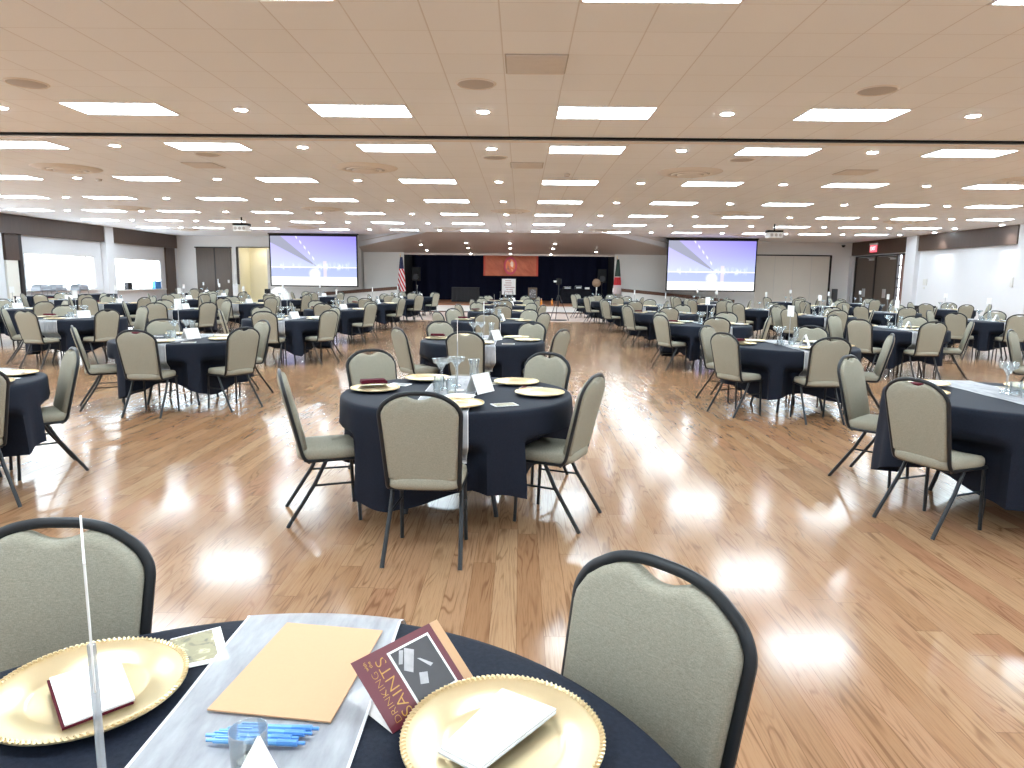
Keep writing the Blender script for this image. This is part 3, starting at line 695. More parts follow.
gr(.12, 7.1, .60, .60, 'grey square return grille before the dark track'); gr(-6.03, 13.45, .6, .6, 'grey return grille over the window side tables'); gr(.08, 13.1, .6, .6, 'grey return grille beyond the track on hall axis'); gr(6.27, 13.55, .6, .6, 'grey return grille over the door side tables')
for x, y, lab in ((-5.46, 7.92, 'round ceiling speaker before the track, window side'), (-.51, 7.8, 'round ceiling speaker before the track on hall axis'), (3.84, 7.93, 'round ceiling speaker before the track, door side'), (-5.42, 12.26, 'round ceiling speaker beyond the track, window side'), (-.47, 12.3, 'round ceiling speaker beyond the track on hall axis'), (3.76, 12.3, 'round ceiling speaker beyond the track, door side')):
    gr(x, y, 0, 0, lab, True)
for x, y, lab in ((-9.28, 15.5, 'small dark detector beside the window side diffuser'), (.88, 14.14, 'small dark detector near the hall axis')):
    tag(MB().lathe([(0, -.05), (.05, -.045), (.07, 0)], 16, (x, y, CZ-.001)).build('smoke_detector', M['grille_dark']), lab, 'detector')
# partition track
t_ = empty('ceiling_track', 'long dark movable wall track across the ceiling', 'track', (0, 10.6, CZ))
MB().box((XL+XR)/2, .0, -.017, XR-XL-.6, .085, .03).build('track_slot', M['black'], t_, smooth=False)
MB().box((XL+XR)/2, .125, -.021, XR-XL-.6, .16, .040).build('track_flange', plain('track_flange_metal', srgb(226, 218, 208), .4, .1), t_, smooth=False)

# wall things on the right, far wall fittings
e = empty('exit_sign', 'red lit exit sign over brown double doors', 'sign', (XR-.14, 34.45, 3.0))
MB().box(0, 0, .20, .05, .62, .34, 0, .015).build('sign_body', M['exit_red'], e); MB().box(0, 0, .41, .07, .74, .10, 0, .015).build('sign_bracket', M['white_plastic'], e)
fc = bpy.data.curves.new('exit_text', 'FONT'); fc.body = 'EXIT'; fc.size = .24; fc.align_x = 'CENTER'; fc.align_y = 'CENTER'; fc.extrude = .003
tmp = bpy.data.objects.new('exit_text', fc); COL.objects.link(tmp); bpy.context.view_layer.update()
me = bpy.data.meshes.new_from_object(tmp.evaluated_get(bpy.context.evaluated_depsgraph_get())); bpy.data.objects.remove(tmp); me.materials.clear(); me.materials.append(emit('exit_letters', (1, .75, .75, 1), 2.0))
o_ = link('lettering', me, e, (-.03, 0, .20)); o_.rotation_euler = (R(90), 0, R(-90))
e = empty('wall_thermostat', 'small white thermostat on white wall beside pilaster', 'thermostat', (XR, 30.05, 1.5)); MB().box(-.015, 0, .1, .03, .30, .26, 0, .01).build('case', M['wall_grey'], e); MB().box(-.012, .05, -.14, .024, .12, .08, 0, .01).build('switch', M['wall_grey'], e)
e = empty('notice_frame', 'small blue notice on white wall at picture edge', 'sign', (XR, 24.1, 1.35)); MB().box(-.015, 0, .12, .03, .50, .30, 0, .01).build('frame', M['white_plastic'], e); MB().box(-.032, 0, .14, .006, .42, .20).build('notice', plain('blue_notice', srgb(120, 120, 196), .5), e)
tag(MB().box(XR-.03, 24.75, 1.62, .06, .16, .34, 0, .02).build('mounted_dispenser', M['wall_grey']), 'pale dispenser on white wall beside blue notice', 'dispenser')
e = empty('black_cart', 'black equipment cart against white wall by the doors', 'cart', (13.95, 24.2, 0))
MB().box(0, 0, .43, .62, .5, .70, 0, .03).build('cart_body', M['black'], e); MB().box(0, -.26, .6, .5, .03, .25).build('cart_shelf', M['dark_metal'], e)
for sx in (-.25, .25):
    for sy in (-.2, .2): MB().lathe([(0, 0), (.05, 0), (.05, .08), (0, .08)], 12).build('caster', M['dark_metal'], e, (sx, sy, 0))
e = empty('column_speaker', 'slim dark grey column speaker beside the folding partition', 'speaker', (16.35, YF-.35, 0)); MB().box(0, 0, .62, .22, .22, 1.2, 0, .02).build('cabinet', plain('speaker_grey', srgb(84, 84, 86), .5), e); MB().box(0, 0, .01, .4, .4, .02, 0, .005).build('foot_plate', M['dark_metal'], e)
tag(MB().lathe([(0, -.12), (.06, -.10), (.09, -.04), (.09, 0), (0, 0)], 16, (16.7, YF-.15, 3.47)).build('ceiling_camera', M['dark_metal']), 'small dark dome camera high in the far corner', 'camera')
tag(MB().box(-15.16, YF-.02, 1.52, .14, .03, .24, 0, .01).build('mounted_keypad', M['white_plastic']), 'small white keypad between brown door and corridor opening', 'keypad')
e = empty('metal_rack', 'grey metal locker standing by the corridor opening', 'locker', (-14.98, YF-.30, 0)); MB().box(0, 0, .55, .30, .30, 1.1, 0, .01).build('cabinet', M['metal'], e); MB().box(.02, -.155, .6, .2, .01, .9).build('door', M['white_plastic'], e)
e = empty('service_cart', 'grey service cart piled with white linen under screen', 'cart', (-11.4, 32.4, 0))
MB().box(0, 0, .40, 1.0, .6, .7, 0, .02).build('cart_body', M['grille'], e); MB().box(0, 0, .03, .9, .5, .05).build('wheel_base', M['dark_metal'], e)
tag(MB().lathe([(0, 0), (.36, 0), (.38, .08), (.30, .20), (.16, .28), (0, .30)], 16, (-11.3, 32.4, .755), .7).build('linen_pile', M['napkin']), 'heap of white linen on the service cart under screen', 'linen')
tag(MB().box(-11.85, 32.4, .755+.10, .22, .3, .20, .2, .01).build('black_box', M['black']), 'small black box beside the white linen heap', 'box')

# buffet by the windows
def buffet(x, y, w, d, h, label, rz):
    e = empty('buffet_table', label, 'table', (x, y, 0), rz)
    rings = []; N = 120
    for z in (.03, h*.5, h-.01):
        ring = []
        for i in range(N):
            t_ = 4*i/N; k = int(t_); u = t_-k
            px, py = [(-1+2*u, -1), (1, -1+2*u), (1-2*u, 1), (-1, 1-2*u)][k]
            w2 = .02*math.sin(i*2.1)*(1 if z < h*.9 else .2); ring.append((px*(w/2+w2), py*(d/2+w2), z))
        rings.append(ring)
    MB().loft(rings).build('skirt', M['cloth'], e)
    MB().box(0, 0, h, w+.04, d+.04, .02, 0, .006).build('table_top', M['cloth'], e)
    MB().box(-w*.18, -d/2-.028, h-.13, w*.42, .012, .26).build('white_overlay', M['napkin'], e); return e
buffet(-16.3, 24.95, .8, 4.5, .78, 'dark skirted buffet table along the window wall', 0)
for k, y in enumerate((23.45, 24.25, 25.5)):
    e = empty('chafing_dish', 'silver chafing dish on the dark buffet, %s from the viewer' % ('first', 'second', 'third')[k], 'chafing dish', (-16.3, y, .792), 0, 'chafing dishes')
    f = MB()
    for sx in (-.15, .15):
        for sy in (-.25, .25): f.tube([(sx*1.15, sy*1.1, 0), (sx, sy, .16)], .01)
    f.build('stand', M['steel'], e); MB().box(0, 0, .19, .36, .58, .08, 0, .03).build('pan', M['steel'], e)
    MB().loft([[(sx*.17*s_, sy*.28*s_, z) for sx, sy in ((-1, -1), (1, -1), (1, 1), (-1, 1))] for s_, z in ((1, .235), (.96, .30), (.8, .36), (.4, .39))]).build('lid', M['steel'], e)
    MB().tube([(0, -.06, .39), (0, -.05, .43), (0, .05, .43), (0, .06, .39)], .009).build('handle', M['black'], e)
tag(MB().box(XL+.10, 31.9, 1.033, .18, .36, .34, 0, .01).build('coffee_machine', M['dark_metal']), 'dark box on the sill of far window', 'box')
tag(MB().box(XL+.10, 34.4, 1.053, .16, .55, .38, 0, .01).build('blue_carton', M['blue_box']), 'blue carton on the sill of far window', 'box')

# ------------------------------------------------------------------ banquet chair
def rounded_path(pts, rad, n=5):
    out = []
    P_ = [Vector(p) for p in pts]
    for i, p in enumerate(P_):
        if i in (0, len(P_)-1): out.append(p); continue
        a = (P_[i-1]-p); c = (P_[i+1]-p); r1 = min(rad, a.length*.45, c.length*.45)
        s0 = p+a.normalized()*r1; s1 = p+c.normalized()*r1
        for k in range(n+1):
            t_ = k/n; out.append(s0*(1-t_)**2+p*2*t_*(1-t_)+s1*t_**2)
    return out
def back_y(z): return -.165-.23*(z-.43)
def chair_meshes():
    m_ = {}
    outl = [(-.193, .44), (-.213, .842), (-.186, .886), (-.118, .930), (-.05, .944), (.05, .944), (.118, .930), (.186, .886), (.213, .842), (.193, .44)]
    pts = [(-.19, .17, .405), (-.195, -.165+.02, .405)]+[(x, back_y(z), z) for x, z in outl]+[(.195, -.165+.02, .405), (.19, .17, .405)]
    path = rounded_path(pts, .055, 5)
    m_['back_frame'] = MB().tube(path, .0108, 10, False, .0128).mesh('back_frame', M['frame'])
    # pad outline (inside the frame, with the hand hole dip at the top)
    ins = .010
    half = [(.183, .47), (.202, .82), (.199, .842), (.180, .873), (.148, .899), (.114, .917), (.082, .926), (.066, .925), (.048, .917), (.026, .909), (0, .906)]
    ol = [(x, z) for x, z in half]+[(-x, z) for x, z in reversed(half[:-1])]
    ol = [(.15, .455)]+ol+[(-.15, .455)]
    def ring(sc_, dy):
        return [(x*(1-sc_*.09), back_y(z)+dy, .68+(z-.68)*(1-sc_*.07)) for x, z in ol]
    m_['backrest'] = MB().loft([ring(1, -.020), ring(.35, -.017), ring(0, -.008), ring(0, .016), ring(.25, .028), ring(1, .036)]).mesh('backrest', M['chair_fabric'], True, 50)
    # seat cushion
    rings = []
    def sr(wf, z, yo=0.0):
        out = []
        for i in range(32):
            a = 2*PI*i/32; c, s2 = math.cos(a), math.sin(a); e = .38
            x = abs(c)**e*math.copysign(1, c)*.205*wf*(1.0+.03*(s2)); y = abs(s2)**e*math.copysign(1, s2)*.192*wf
            out.append((x, -.008+y+yo, z-(.012 if (s2 > .75 and z > .44) else 0)))
        return out
    rings = [sr(.93, .408), sr(.985, .418), sr(1, .438), sr(.985, .460), sr(.92, .474), sr(.6, .482), sr(.2, .485)]
    m_['seat'] = MB().loft(rings).mesh('seat', M['chair_fabric'], True, 60)
    f = MB(); f.tube([(-.19, .16, .398), (.19, .16, .398)], .011); f.tube([(-.19, -.13, .398), (.19, -.13, .398)], .011); f.box(0, .01, .403, .36, .34, .01)
    m_['seat_frame'] = f.mesh('seat_frame', M['frame'])
    for sx, nm in ((-1, 'l'), (1, 'r')):
        m_['rear'+nm] = MB().tube([(sx*.19, -.03, .40), (sx*.196, -.10, .26), (sx*.208, -.262, .012), (sx*.208, -.268, 0)], .0125, 8).mesh('leg', M['frame'])
        m_['front'+nm] = MB().tube([(sx*.185, .155, .40), (sx*.19, .172, 0)], .0115, 8).mesh('leg', M['frame'])
        m_['str'+nm] = MB().tube([(sx*.196, -.105, .25), (sx*.188, .163, .25)], .007, 6).mesh('stretcher', M['frame'])
    return m_
CH = chair_meshes()
def chair_proto(full):
    e = empty('banquet_chair', 'taupe banquet chair', 'chair', (0, -3, 0))
    link('seat', CH['seat'], e); link('backrest', CH['backrest'], e)
    if full:
        link('back_frame', CH['back_frame'], e); link('seat_frame', CH['seat_frame'], e)
        for k in ('rearl', 'rearr', 'frontl', 'frontr'): link('leg', CH[k], e)
        for k in ('strl', 'strr'): link('stretcher', CH[k], e)
    else:
        b = MB()
        for k in ('back_frame', 'seat_frame', 'rearl', 'rearr', 'frontl', 'frontr'):
            me = CH[k]; b.add([tuple(v.co) for v in me.vertices], [tuple(p.vertices) for p in me.polygons])
        b.build('frame', M['frame'], e)
    return e
chairA = chair_proto(True); chairB = chair_proto(False)
treeA, treeB = treeof(chairA), treeof(chairB)
used = {'A': False, 'B': False}
def place_chair(x, y, face, label, group, full=True):
    """x, y: midpoint of the rear feet; face: heading (radians) the seat looks to"""
    rx, ry = x+.265*math.cos(face), y+.265*math.sin(face); rz = face-PI/2
    k = 'A' if full else 'B'; root = chairA if full else chairB
    if not used[k]:
        used[k] = True; root.location = (rx, ry, 0); root.rotation_euler = (0, 0, rz); root['label'] = label; o = root
    else: o = dup(root, (rx, ry, 0), rz, label, treeA if full else treeB)
    o['group'] = group
    return (rx, ry, face)

# ------------------------------------------------------------------ tables
TR = .762
def make_cloth_fn(seats, seed):
    rnd = random.Random(seed); ph = rnd.uniform(0, 6.28); ph2 = rnd.uniform(0, 6.28); q = R(45)+rnd.uniform(-.2, .2)
    NL = 360; raw = []
    for i in range(NL):        # where does a ray from the table centre first meet a seat?
        th = 2*PI*i/NL; c_, s_ = math.cos(th), math.sin(th); best = .90
        for (rx, ry, f_) in seats:
            fx, fy = math.cos(f_), math.sin(f_); k = .36
            while k < best:
                dx, dy = k*c_-rx, k*s_-ry; ly = dx*fx+dy*fy; lx = -dx*fy+dy*fx
                if -.20 < ly < seatfront+.038 and abs(lx) < .236: best = k; break
                k += .008
        raw.append(best)
    mn = [min(raw[(i+d) % NL] for d in range(-3, 4)) for i in range(NL)]
    lims = [sum(mn[(i+d) % NL] for d in range(-2, 3))/5 for i in range(NL)]
    def hem(th): return .225-.07*math.cos(4*(th-q))-.03*math.sin(3*th+ph)
    def rad(th, z):
        k = max(0.0, min(1.0, (.74-z)/.5))
        fold = math.sin(13*th+ph)*.5+math.sin(21*th+ph2)*.3+math.sin(8*th+ph+ph2)*.4
        r = TR+.012+k*.024+.036*k*fold
        q_ = (th % (2*PI))/(2*PI)*NL; i0 = int(q_) % NL; u_ = q_-int(q_)
        lim = lims[i0]*(1-u_)+lims[(i0+1) % NL]*u_
        if lim < r:
            zz = max(0.0, min(1.0, (.60-z)/.105)); zz = zz*zz*(3-2*zz)
            r = r+(lim-r)*zz
        return r
    return rad, hem
NTH, NZ = 144, 18
def cloth_mesh(rad, hem):
    b = MB(); vs = [(0, 0, .765)]; fs = []
    prof = [(.35, .765), (.70, .765), (TR-.012, .765), (TR+.002, .7615), (TR+.009, .752)]
    rows = len(prof)+NZ
    for r_, z in prof:
        for i in range(NTH): a = 2*PI*i/NTH; vs.append((r_*math.cos(a), r_*math.sin(a), z))
    for k in range(1, NZ+1):
        for i in range(NTH):
            a = 2*PI*i/NTH; z = .752+(hem(a)-.752)*k/NZ; r_ = rad(a, z); vs.append((r_*math.cos(a), r_*math.sin(a), z))
    for i in range(NTH): fs.append((0, 1+i, 1+(i+1) % NTH))
    for k in range(rows-1):
        for i in range(NTH):
            j = (i+1) % NTH; fs.append((1+k*NTH+i, 1+(k+1)*NTH+i, 1+(k+1)*NTH+j, 1+k*NTH+j))
    b.add(vs, fs); return b
def runner_mesh(rad, hem, cx, w, drop):
    b = MB(); nu = 10; cols = []
    for i in range(nu+1):
        x = cx-w/2+w*([0, .016]+[.016+.968*k/(nu-2) for k in range(1, nu-1)]+[1])[i]; c = []
        yr = math.sqrt(max(.01, (TR-.004)**2-x*x))
        def hang(sign):
            out = []
            th = math.atan2(sign*yr, x)
            for k in range(0, 15):
                z = .750-drop*k/14
                r_ = max(rad(th+dt, z+dz) for dt in (-.035, 0, .035) for dz in (-.012, 0, .02))+.013
                out.append((r_*math.cos(th), r_*math.sin(th), z))
            return out
        top = [(x, -yr+2*yr*k/14, .7695+.0015*math.sin(k*1.7+x*9)) for k in range(15)]
        th0 = math.atan2(-yr, x); th1 = math.atan2(yr, x)
        e0 = ((TR+.012)*math.cos(th0), (TR+.012)*math.sin(th0), .7665); e1 = ((TR+.012)*math.cos(th1), (TR+.012)*math.sin(th1), .7665)
        cols.append(list(reversed(hang(-1)))+[e0]+top+[e1]+hang(1))
    n = len(cols[0]); vs = [p for c in cols for p in c]
    fs = [(i*n+k, (i+1)*n+k, (i+1)*n+k+1, i*n+k+1) for i in range(nu) for k in range(n-1)]
    b.add(vs, fs, 0)
    b.mi = [1 if (q//(n-1) in (0, nu-1) or q % (n-1) in (0, n-2)) else 0 for q in range(len(fs))]
    return b
# table hardware (shared)
tt = MB().lathe([(0, .742), (TR-.01, .742), (TR-.004, .748), (TR-.004, .756), (TR-.01, .760), (0, .760)], 48).mesh('table_top', M['rail_wood'])
tl = []
for a in (45, 135, 225, 315):
    c, s2 = math.cos(R(a)), math.sin(R(a))
    tl.append(MB().tube([(.24*c, .24*s2, .742), (.30*c, .30*s2, .45), (.42*c, .42*s2, .012), (.42*c, .42*s2, 0)], .015, 8).mesh('leg', M['frame']))
tb = MB().tube([(-.20, -.20, .55), (.20, .20, .55)], .010, 6).tube([(-.20, .20, .57), (.20, -.20, .57)], .010, 6).mesh('brace', M['frame'])

# tableware prototypes (meshes)
def lathe_mesh(name, prof, mat, seg=24): return MB().lathe(prof, seg).mesh(name, mat, True, 50)
CHG = MB().lathe([(0, .004), (.092, .004), (.100, .006), (.108, .0135), (.150, .017), (.160, .0195), (.165, .0195), (.165, .0165), (.155, .0135), (.110, .0075), (.095, 0), (0, 0)], 56).mesh('charger', M['gold'], True, 40)
bd = MB()
for i in range(110):
    a = 2*PI*i/110; c, s2 = math.cos(a), math.sin(a); t0 = (-s2, c)
    p = [(.156*c-t0[0]*.002, .156*s2-t0[1]*.002, .0195), (.1605*c, .1605*s2, .0225), (.165*c+t0[0]*.003, .165*s2+t0[1]*.003, .0205)]
    bd.tube(p, .0019, 5)
BEAD = bd.mesh('beaded_rim', M['gold'])
G1 = lathe_mesh('glass_bowl', [(0, .135), (.012, .135), (.022, .150), (.030, .165), (.055, .176), (.060, .200), (.062, .205), (.060, .205), (.055, .182), (.028, .172), (.016, .155), (0, .142)], M['glass'])   # margarita
G1s = lathe_mesh('glass_stem', [(0, 0), (.040, 0), (.040, .003), (.010, .010), (.006, .03), (.006, .12), (.012, .137), (0, .137)], M['glass'])
G2 = lathe_mesh('glass_bowl', [(0, .06), (.014, .06), (.030, .085), (.033, .11), (.028, .145), (.036, .185), (.040, .205), (.038, .205), (.034, .185), (.026, .145), (.031, .11), (.028, .09), (0, .068)], M['glass'])  # hurricane
G2s = lathe_mesh('glass_stem', [(0, 0), (.036, 0), (.036, .004), (.010, .012), (.007, .03), (.012, .062), (0, .062)], M['glass'])
G3 = lathe_mesh('tumbler', [(0, 0), (.030, 0), (.033, .01), (.038, .095), (.036, .095), (.031, .014), (0, .012)], M['glass'])
G4 = lathe_mesh('shot_glass', [(0, 0), (.020, 0), (.026, .060), (.024, .060), (.018, .010), (0, .010)], M['glass'])
CND = MB().lathe([(0, 0), (.019, 0), (.019, .016), (.004, .017), (0, .017)], 16).tube([(0, 0, .016), (.001, 0, .026)], .0012, 5).mesh('tealight', M['candle'])
NAP = MB().box(0, 0, .006, .15, .105, .012, 0, .004).box(.003, .003, .0155, .143, .098, .007, 0, .003).mesh('napkin', M['napkin'])
NAPB = MB().box(0, 0, .008, .18, .085, .016, 0, .005).box(.006, .004, .021, .165, .075, .010, 0, .004).mesh('napkin_burgundy', M['burgundy'])
TENT = MB().slab([(-.07, -.045, 0), (.07, -.045, 0), (.07, 0, .10), (-.07, 0, .10)], .0015).slab([(-.07, .045, 0), (-.07, .001, .10), (.07, .001, .10), (.07, .045, 0)], .0015).mesh('tent', M['white'], False)
TENTB = MB().slab([(-.10, -.05, 0), (.10, -.05, 0), (.10, 0, .125), (-.10, 0, .125)], .0015).slab([(-.10, .05, 0), (-.10, .001, .125), (.10, .001, .125), (.10, .05, 0)], .0015).mesh('tent', M['white'], False)
SHEET = MB().box(0, 0, .001, .24, .17, .002).box(.02, .012, .0035, .23, .16, .002).mesh('paper_sheets', M['white'], False)
CRD = MB().box(0, 0, .0015, .15, .10, .003).mesh('card', M['white'], False)
CRDP = MB().box(0, 0, .0035, .13, .08, .001).mesh('card_print', M['sepia'], False)
CRDP2 = MB().box(.012, 0, .0035, .09, .075, .001).mesh('card_print', M['photo'], False)
CRDM = MB().box(-.052, 0, .0035, .034, .094, .001).mesh('card_band', M['maroon'], False)
STB = MB().lathe([(0, 0), (.045, 0), (.045, .006), (.012, .012), (0, .012)], 20).mesh('stand_base', M['white_plastic'])
STP = MB().tube([(0, 0, .01), (0, 0, .352)], .0044, 8).mesh('stand_rod', M['acrylic'])
STC = MB().box(0, 0, .406, .0022, .16, .135, 0, .0008).mesh('stand_card', M['white'], False)
ORD = 'nearest second third fourth fifth sixth farthest'.split()
def thing_mesh(name, me, x, y, z, rz, label, cat, group, parts=()):
    if parts:
        e = empty(name, label, cat, (x, y, z), rz, group); link(me.name.split('.')[0], me, e)
        for p in parts: link(p.name.split('.')[0], p, e)
        return e
    o = link(name, me, None, (x, y, z), rz); return tag(o, label, cat, group)

COLS = [
 ('column on the stage axis', [(-.44, .69), (-.42, 4.6), (-.47, 8.6), (-.5, 12.7), (-.48, 16.4), (-.45, 20.2), (-.42, 24.0)]),
 ('first column toward the windows', [(-4.23, 4.72), (-4.12, 8.3), (-4.28, 12.6), (-4.38, 16.5), (-4.42, 20.7), (-4.4, 24.7), (-4.3, 28.7)]),
 ('second column toward the windows', [(-7.82, 12.1), (-7.8, 15.75), (-7.85, 19.6), (-8.0, 23.2), (-7.9, 27.3)]),
 ('third column toward the windows', [(-11.1, 15.0), (-10.95, 18.6), (-10.9, 22.4), (-11.4, 26.2)]),
 ('fourth column toward the windows', [(-13.9, 21.0), (-14.3, 31.2)]),
 ('first column toward the doors', [(3.36, 4.70), (3.28, 8.4), (3.34, 12.4), (3.4, 16.4), (3.42, 21.0), (3.3, 25.0), (3.1, 28.6)]),
 ('second column toward the doors', [(7.12, 8.2), (6.4, 11.8), (6.85, 15.95), (6.8, 19.4), (6.4, 22.8), (6.7, 26.4)]),
 ('third column toward the doors', [(9.9, 14.8), (9.7, 18.4), (9.85, 22.4), (10.4, 27.0)]),
 ('fourth column toward the doors', [(12.9, 21.2), (12.7, 26.2)]),
]
SIDES = [(-92, 'near side'), (-27, 'door side'), (52, 'stage side toward doors'), (132, 'stage side toward windows'), (-153, 'window side')]
SPEC = {}   # explicit chairs for the closest tables: (x, y of rear-feet midpoint, heading in degrees or None = to the centre)
SPEC[('column on the stage axis', 0)] = [(None, 0), (None, 0), (.29, 1.335, 223, 'door side'), (-1.075, 1.52, 274, 'window side'), None]
SPEC[('column on the stage axis', 1)] = [(-.51, 3.455, 88, 'near side'), (.455, 4.20, None, 'door side'), (.22, 5.42, None, 'stage side toward doors'), (-1.20, 5.50, None, 'stage side toward windows'), (-1.475, 4.225, None, 'window side')]
SPEC[('first column toward the windows', 0)] = [(-3.40, 4.16, 146, 'near door side'), (-3.53, 5.36, 224, 'stage side toward doors')]
SPEC[('first column toward the doors', 0)] = [(2.42, 4.19, 22, 'window side'), (2.63, 5.50, -47, 'stage side toward windows')]
seatfront = .184
nplate = 0
for cname_, tabs in COLS:
    for ti, (tx, ty) in enumerate(tabs):
        nm = ('farthest' if ti == len(tabs)-1 and len(tabs) > 1 else ORD[ti])
        tp = '%s table, %s' % (nm, cname_)
        rnd = random.Random(int(tx*100)*131+int(ty*100))
        far = ty > 17
        key = (cname_, ti); chairs = []
        grp = 'chairs around the round tables'
        if key in SPEC:
            lst = []
            for sp in SPEC[key]:
                if sp is None or sp[0] is None: continue
                x, y, hd, sd = sp; face = math.atan2(ty-y, tx-x) if hd is None else R(hd)
                lst.append((x, y, face, sd))
        else:
            lst = []
            for a, sd in SIDES:
                a2 = R(a+rnd.uniform(-6, 6)); rr = 1.045+rnd.uniform(-.03, .07)
                lst.append((tx+rr*math.cos(a2), ty+rr*math.sin(a2), a2+PI+rnd.uniform(-.10, .10), sd))
        seats = []
        for x, y, face, sd in lst:
            rx, ry, f_ = place_chair(x, y, face, 'taupe chair on %s of %s' % (sd, tp), grp, not far)
            # angular position of this seat about the table, and how close its front gets
            seats.append((rx-tx, ry-ty, face))
        t_ = empty('round_table', 'round banquet table under dark cloth, %s' % tp, 'table', (tx, ty, 0), rnd.uniform(-.2, .2), 'round banquet tables')
        link('table_top', tt, t_)
        for q in tl: link('leg', q, t_)
        link('brace', tb, t_)
        rad, hem = make_cloth_fn(seats, ti*17+len(cname_)*5)
        cl = cloth_mesh(rad, hem).build('tablecloth', M['cloth'], None, (tx, ty, 0), 0, True, 60)
        tag(cl, 'dark navy cloth over %s' % tp, 'tablecloth', 'dark round tablecloths')
        rw = .345; rcx = .012 if ti == 0 and abs(tx+.44) < .01 else rnd.uniform(-.03, .05)
        if key == ('column on the stage axis', 1): rcx = -.045
        ru = runner_mesh(rad, hem, rcx, rw, .30).build('table_runner', [M['sheer'], M['hem']], None, (tx, ty, 0), 0, True, 60)
        tag(ru, 'sheer silver runner across %s' % tp, 'table runner', 'sheer table runners')
        Z = .7725
        # number stand
        near0 = (key == ('column on the stage axis', 0))
        sx, sy, srz = (tx-.02, ty, R(33.5)) if near0 else (tx+rnd.uniform(-.03, .03), ty+.03, rnd.uniform(-.06, .06) if tx < 3 else rnd.uniform(-.1, .25))
        if key == ('first column toward the doors', 0): sx += .16
        if key == ('column on the stage axis', 1): sx, sy, srz = tx+.0, ty+.0, R(4.5)
        e = empty('number_stand', 'slim white card stand on %s' % tp, 'sign', (sx, sy, Z), srz, 'card stands on tables')
        link('stand_base', STB, e); link('stand_rod', STP, e); link('stand_card', STC, e)
        if near0: continue
        # chargers and napkins
        if ty < 24.5:
            for (a, sd) in ((-88, 'near side'), (-8, 'door side'), (42, 'stage side toward doors'), (120, 'stage side toward windows'), (174, 'window side')):
                a2 = R(a+rnd.uniform(-5, 5)); px, py = tx+.56*math.cos(a2), ty+.56*math.sin(a2)
                zc = .7665 if abs(px-tx-rcx) > rw/2+.166 else .7735
                e = empty('charger_plate', 'gold charger plate at %s of %s' % (sd, tp), 'plate', (px, py, zc), rnd.uniform(0, 6), 'gold charger plates')
                link('charger', CHG, e)
                if ty < 9: link('beaded_rim', BEAD, e)
                if a == 174:
                    thing_mesh('folded_napkin', NAPB, px+.10*math.cos(a2-1.2), py+.12*math.sin(a2-1.2), .7735+.0262, a2+rnd.uniform(-.5, .5), 'burgundy folded napkin at %s of %s' % (sd, tp), 'napkin', 'burgundy napkins')
                elif rnd.random() < (.25 if key[0].startswith('column on') and ti == 1 else .8) and ty < 17:
                    thing_mesh('folded_napkin', NAP, px, py, zc+.0066, rnd.uniform(0, 3), 'white napkin on plate, %s of %s' % (sd, tp), 'napkin', 'white napkins')
        # centre cluster
        ox = .16 if key == ('first column toward the doors', 0) else 0.0
        lv = 3 if ty < 9 else (2 if ty < 17 else 1)
        def put(name, me, dx, dy, lab, cat, parts=(), rz=0.0):
            thing_mesh(name, me, tx+dx+ox, ty+dy, Z, rz, lab+' on '+tp, cat, name.replace('_', ' ')+'s on tables', parts)
        put('margarita_glass', G1, -.12, .10, 'wide bowled stem glass', 'glass', (G1s,))
        put('hurricane_glass', G2, .105, .105, 'tall curved cocktail glass', 'glass', (G2s,))
        put('paper_tent', TENTB, .155, -.05, 'folded white paper tent', 'tent card', (), R(62)+rnd.uniform(-.3, .3))
        put('paper_sheets', SHEET, .02, -.27, 'small stack of white paper sheets', 'paper', (), R(80)+rnd.uniform(-.3, .3))
        if lv >= 2:
            put('rocks_glass', G3, -.125, .005, 'short clear water glass', 'glass')
            put('water_goblet', G1, -.03, .23, 'second wide bowled stem glass', 'glass', (G1s,))
            put('tumbler', G3, -.03, -.115, 'straight clear tumbler', 'glass', (CND,))
            put('shot_glass', G4, -.13, -.09, 'small clear shot glass', 'glass')
        if lv >= 3:
            for (a, rr, me, lab) in ((150, .40, CRDP2, 'white bordered photo card'), (15, .42, CRDP2, 'photo card with maroon band'), (-58, .56, CRDP, 'pale printed card by the table edge'), (80, .50, CRDP, 'pale printed card toward the stage')):
                a2 = R(a+rnd.uniform(-8, 8)); pp = (me, CRDM) if 'maroon' in lab else (me,)
                ddx, ddy = .50*math.cos(a2) if abs(math.cos(a2)) > .5 else .30*math.copysign(1, math.cos(a2)), .62*math.sin(a2)
                if 'maroon' in lab: ddx, ddy = .50, .19
                if 'bordered' in lab: ddx, ddy = -.44, .27
                if 'edge' in lab: ddx, ddy = .33, -.48
                if 'stage' in lab: ddx, ddy = .25, .38
                e = empty('printed_card', lab+' on '+tp, 'card', (tx+ddx, ty+ddy, .7665), rnd.uniform(-.6, .6), 'printed cards')
                link('card', CRD, e)
                for p in pp: link(p.name.split('.')[0], p, e)

# ------------------------------------------------------------------ things on the closest table
TZ = .7655
for (px, py, rz, lab) in ((-.775, 1.145, .3, 'gold charger plate nearest the card stand on closest table'), (-.02, 1.02, .1, 'gold charger plate beside the maroon booklet on closest table')):
    e = empty('charger_plate', lab, 'plate', (px, py, .7665 if px < -.6 else .7735), rz, 'gold charger plates'); link('charger', CHG, e); link('beaded_rim', BEAD, e)
def quad_thing(name, pts, z, th, mat, label, cat, group=None, parts=()):
    c = (sum(p[0] for p in pts)/4, sum(p[1] for p in pts)/4)
    b = MB().slab([(p[0]-c[0], p[1]-c[1], 0) for p in pts], th); o = b.build(name, mat, None, (c[0], c[1], z), 0, False)
    return tag(o, label, cat, group)
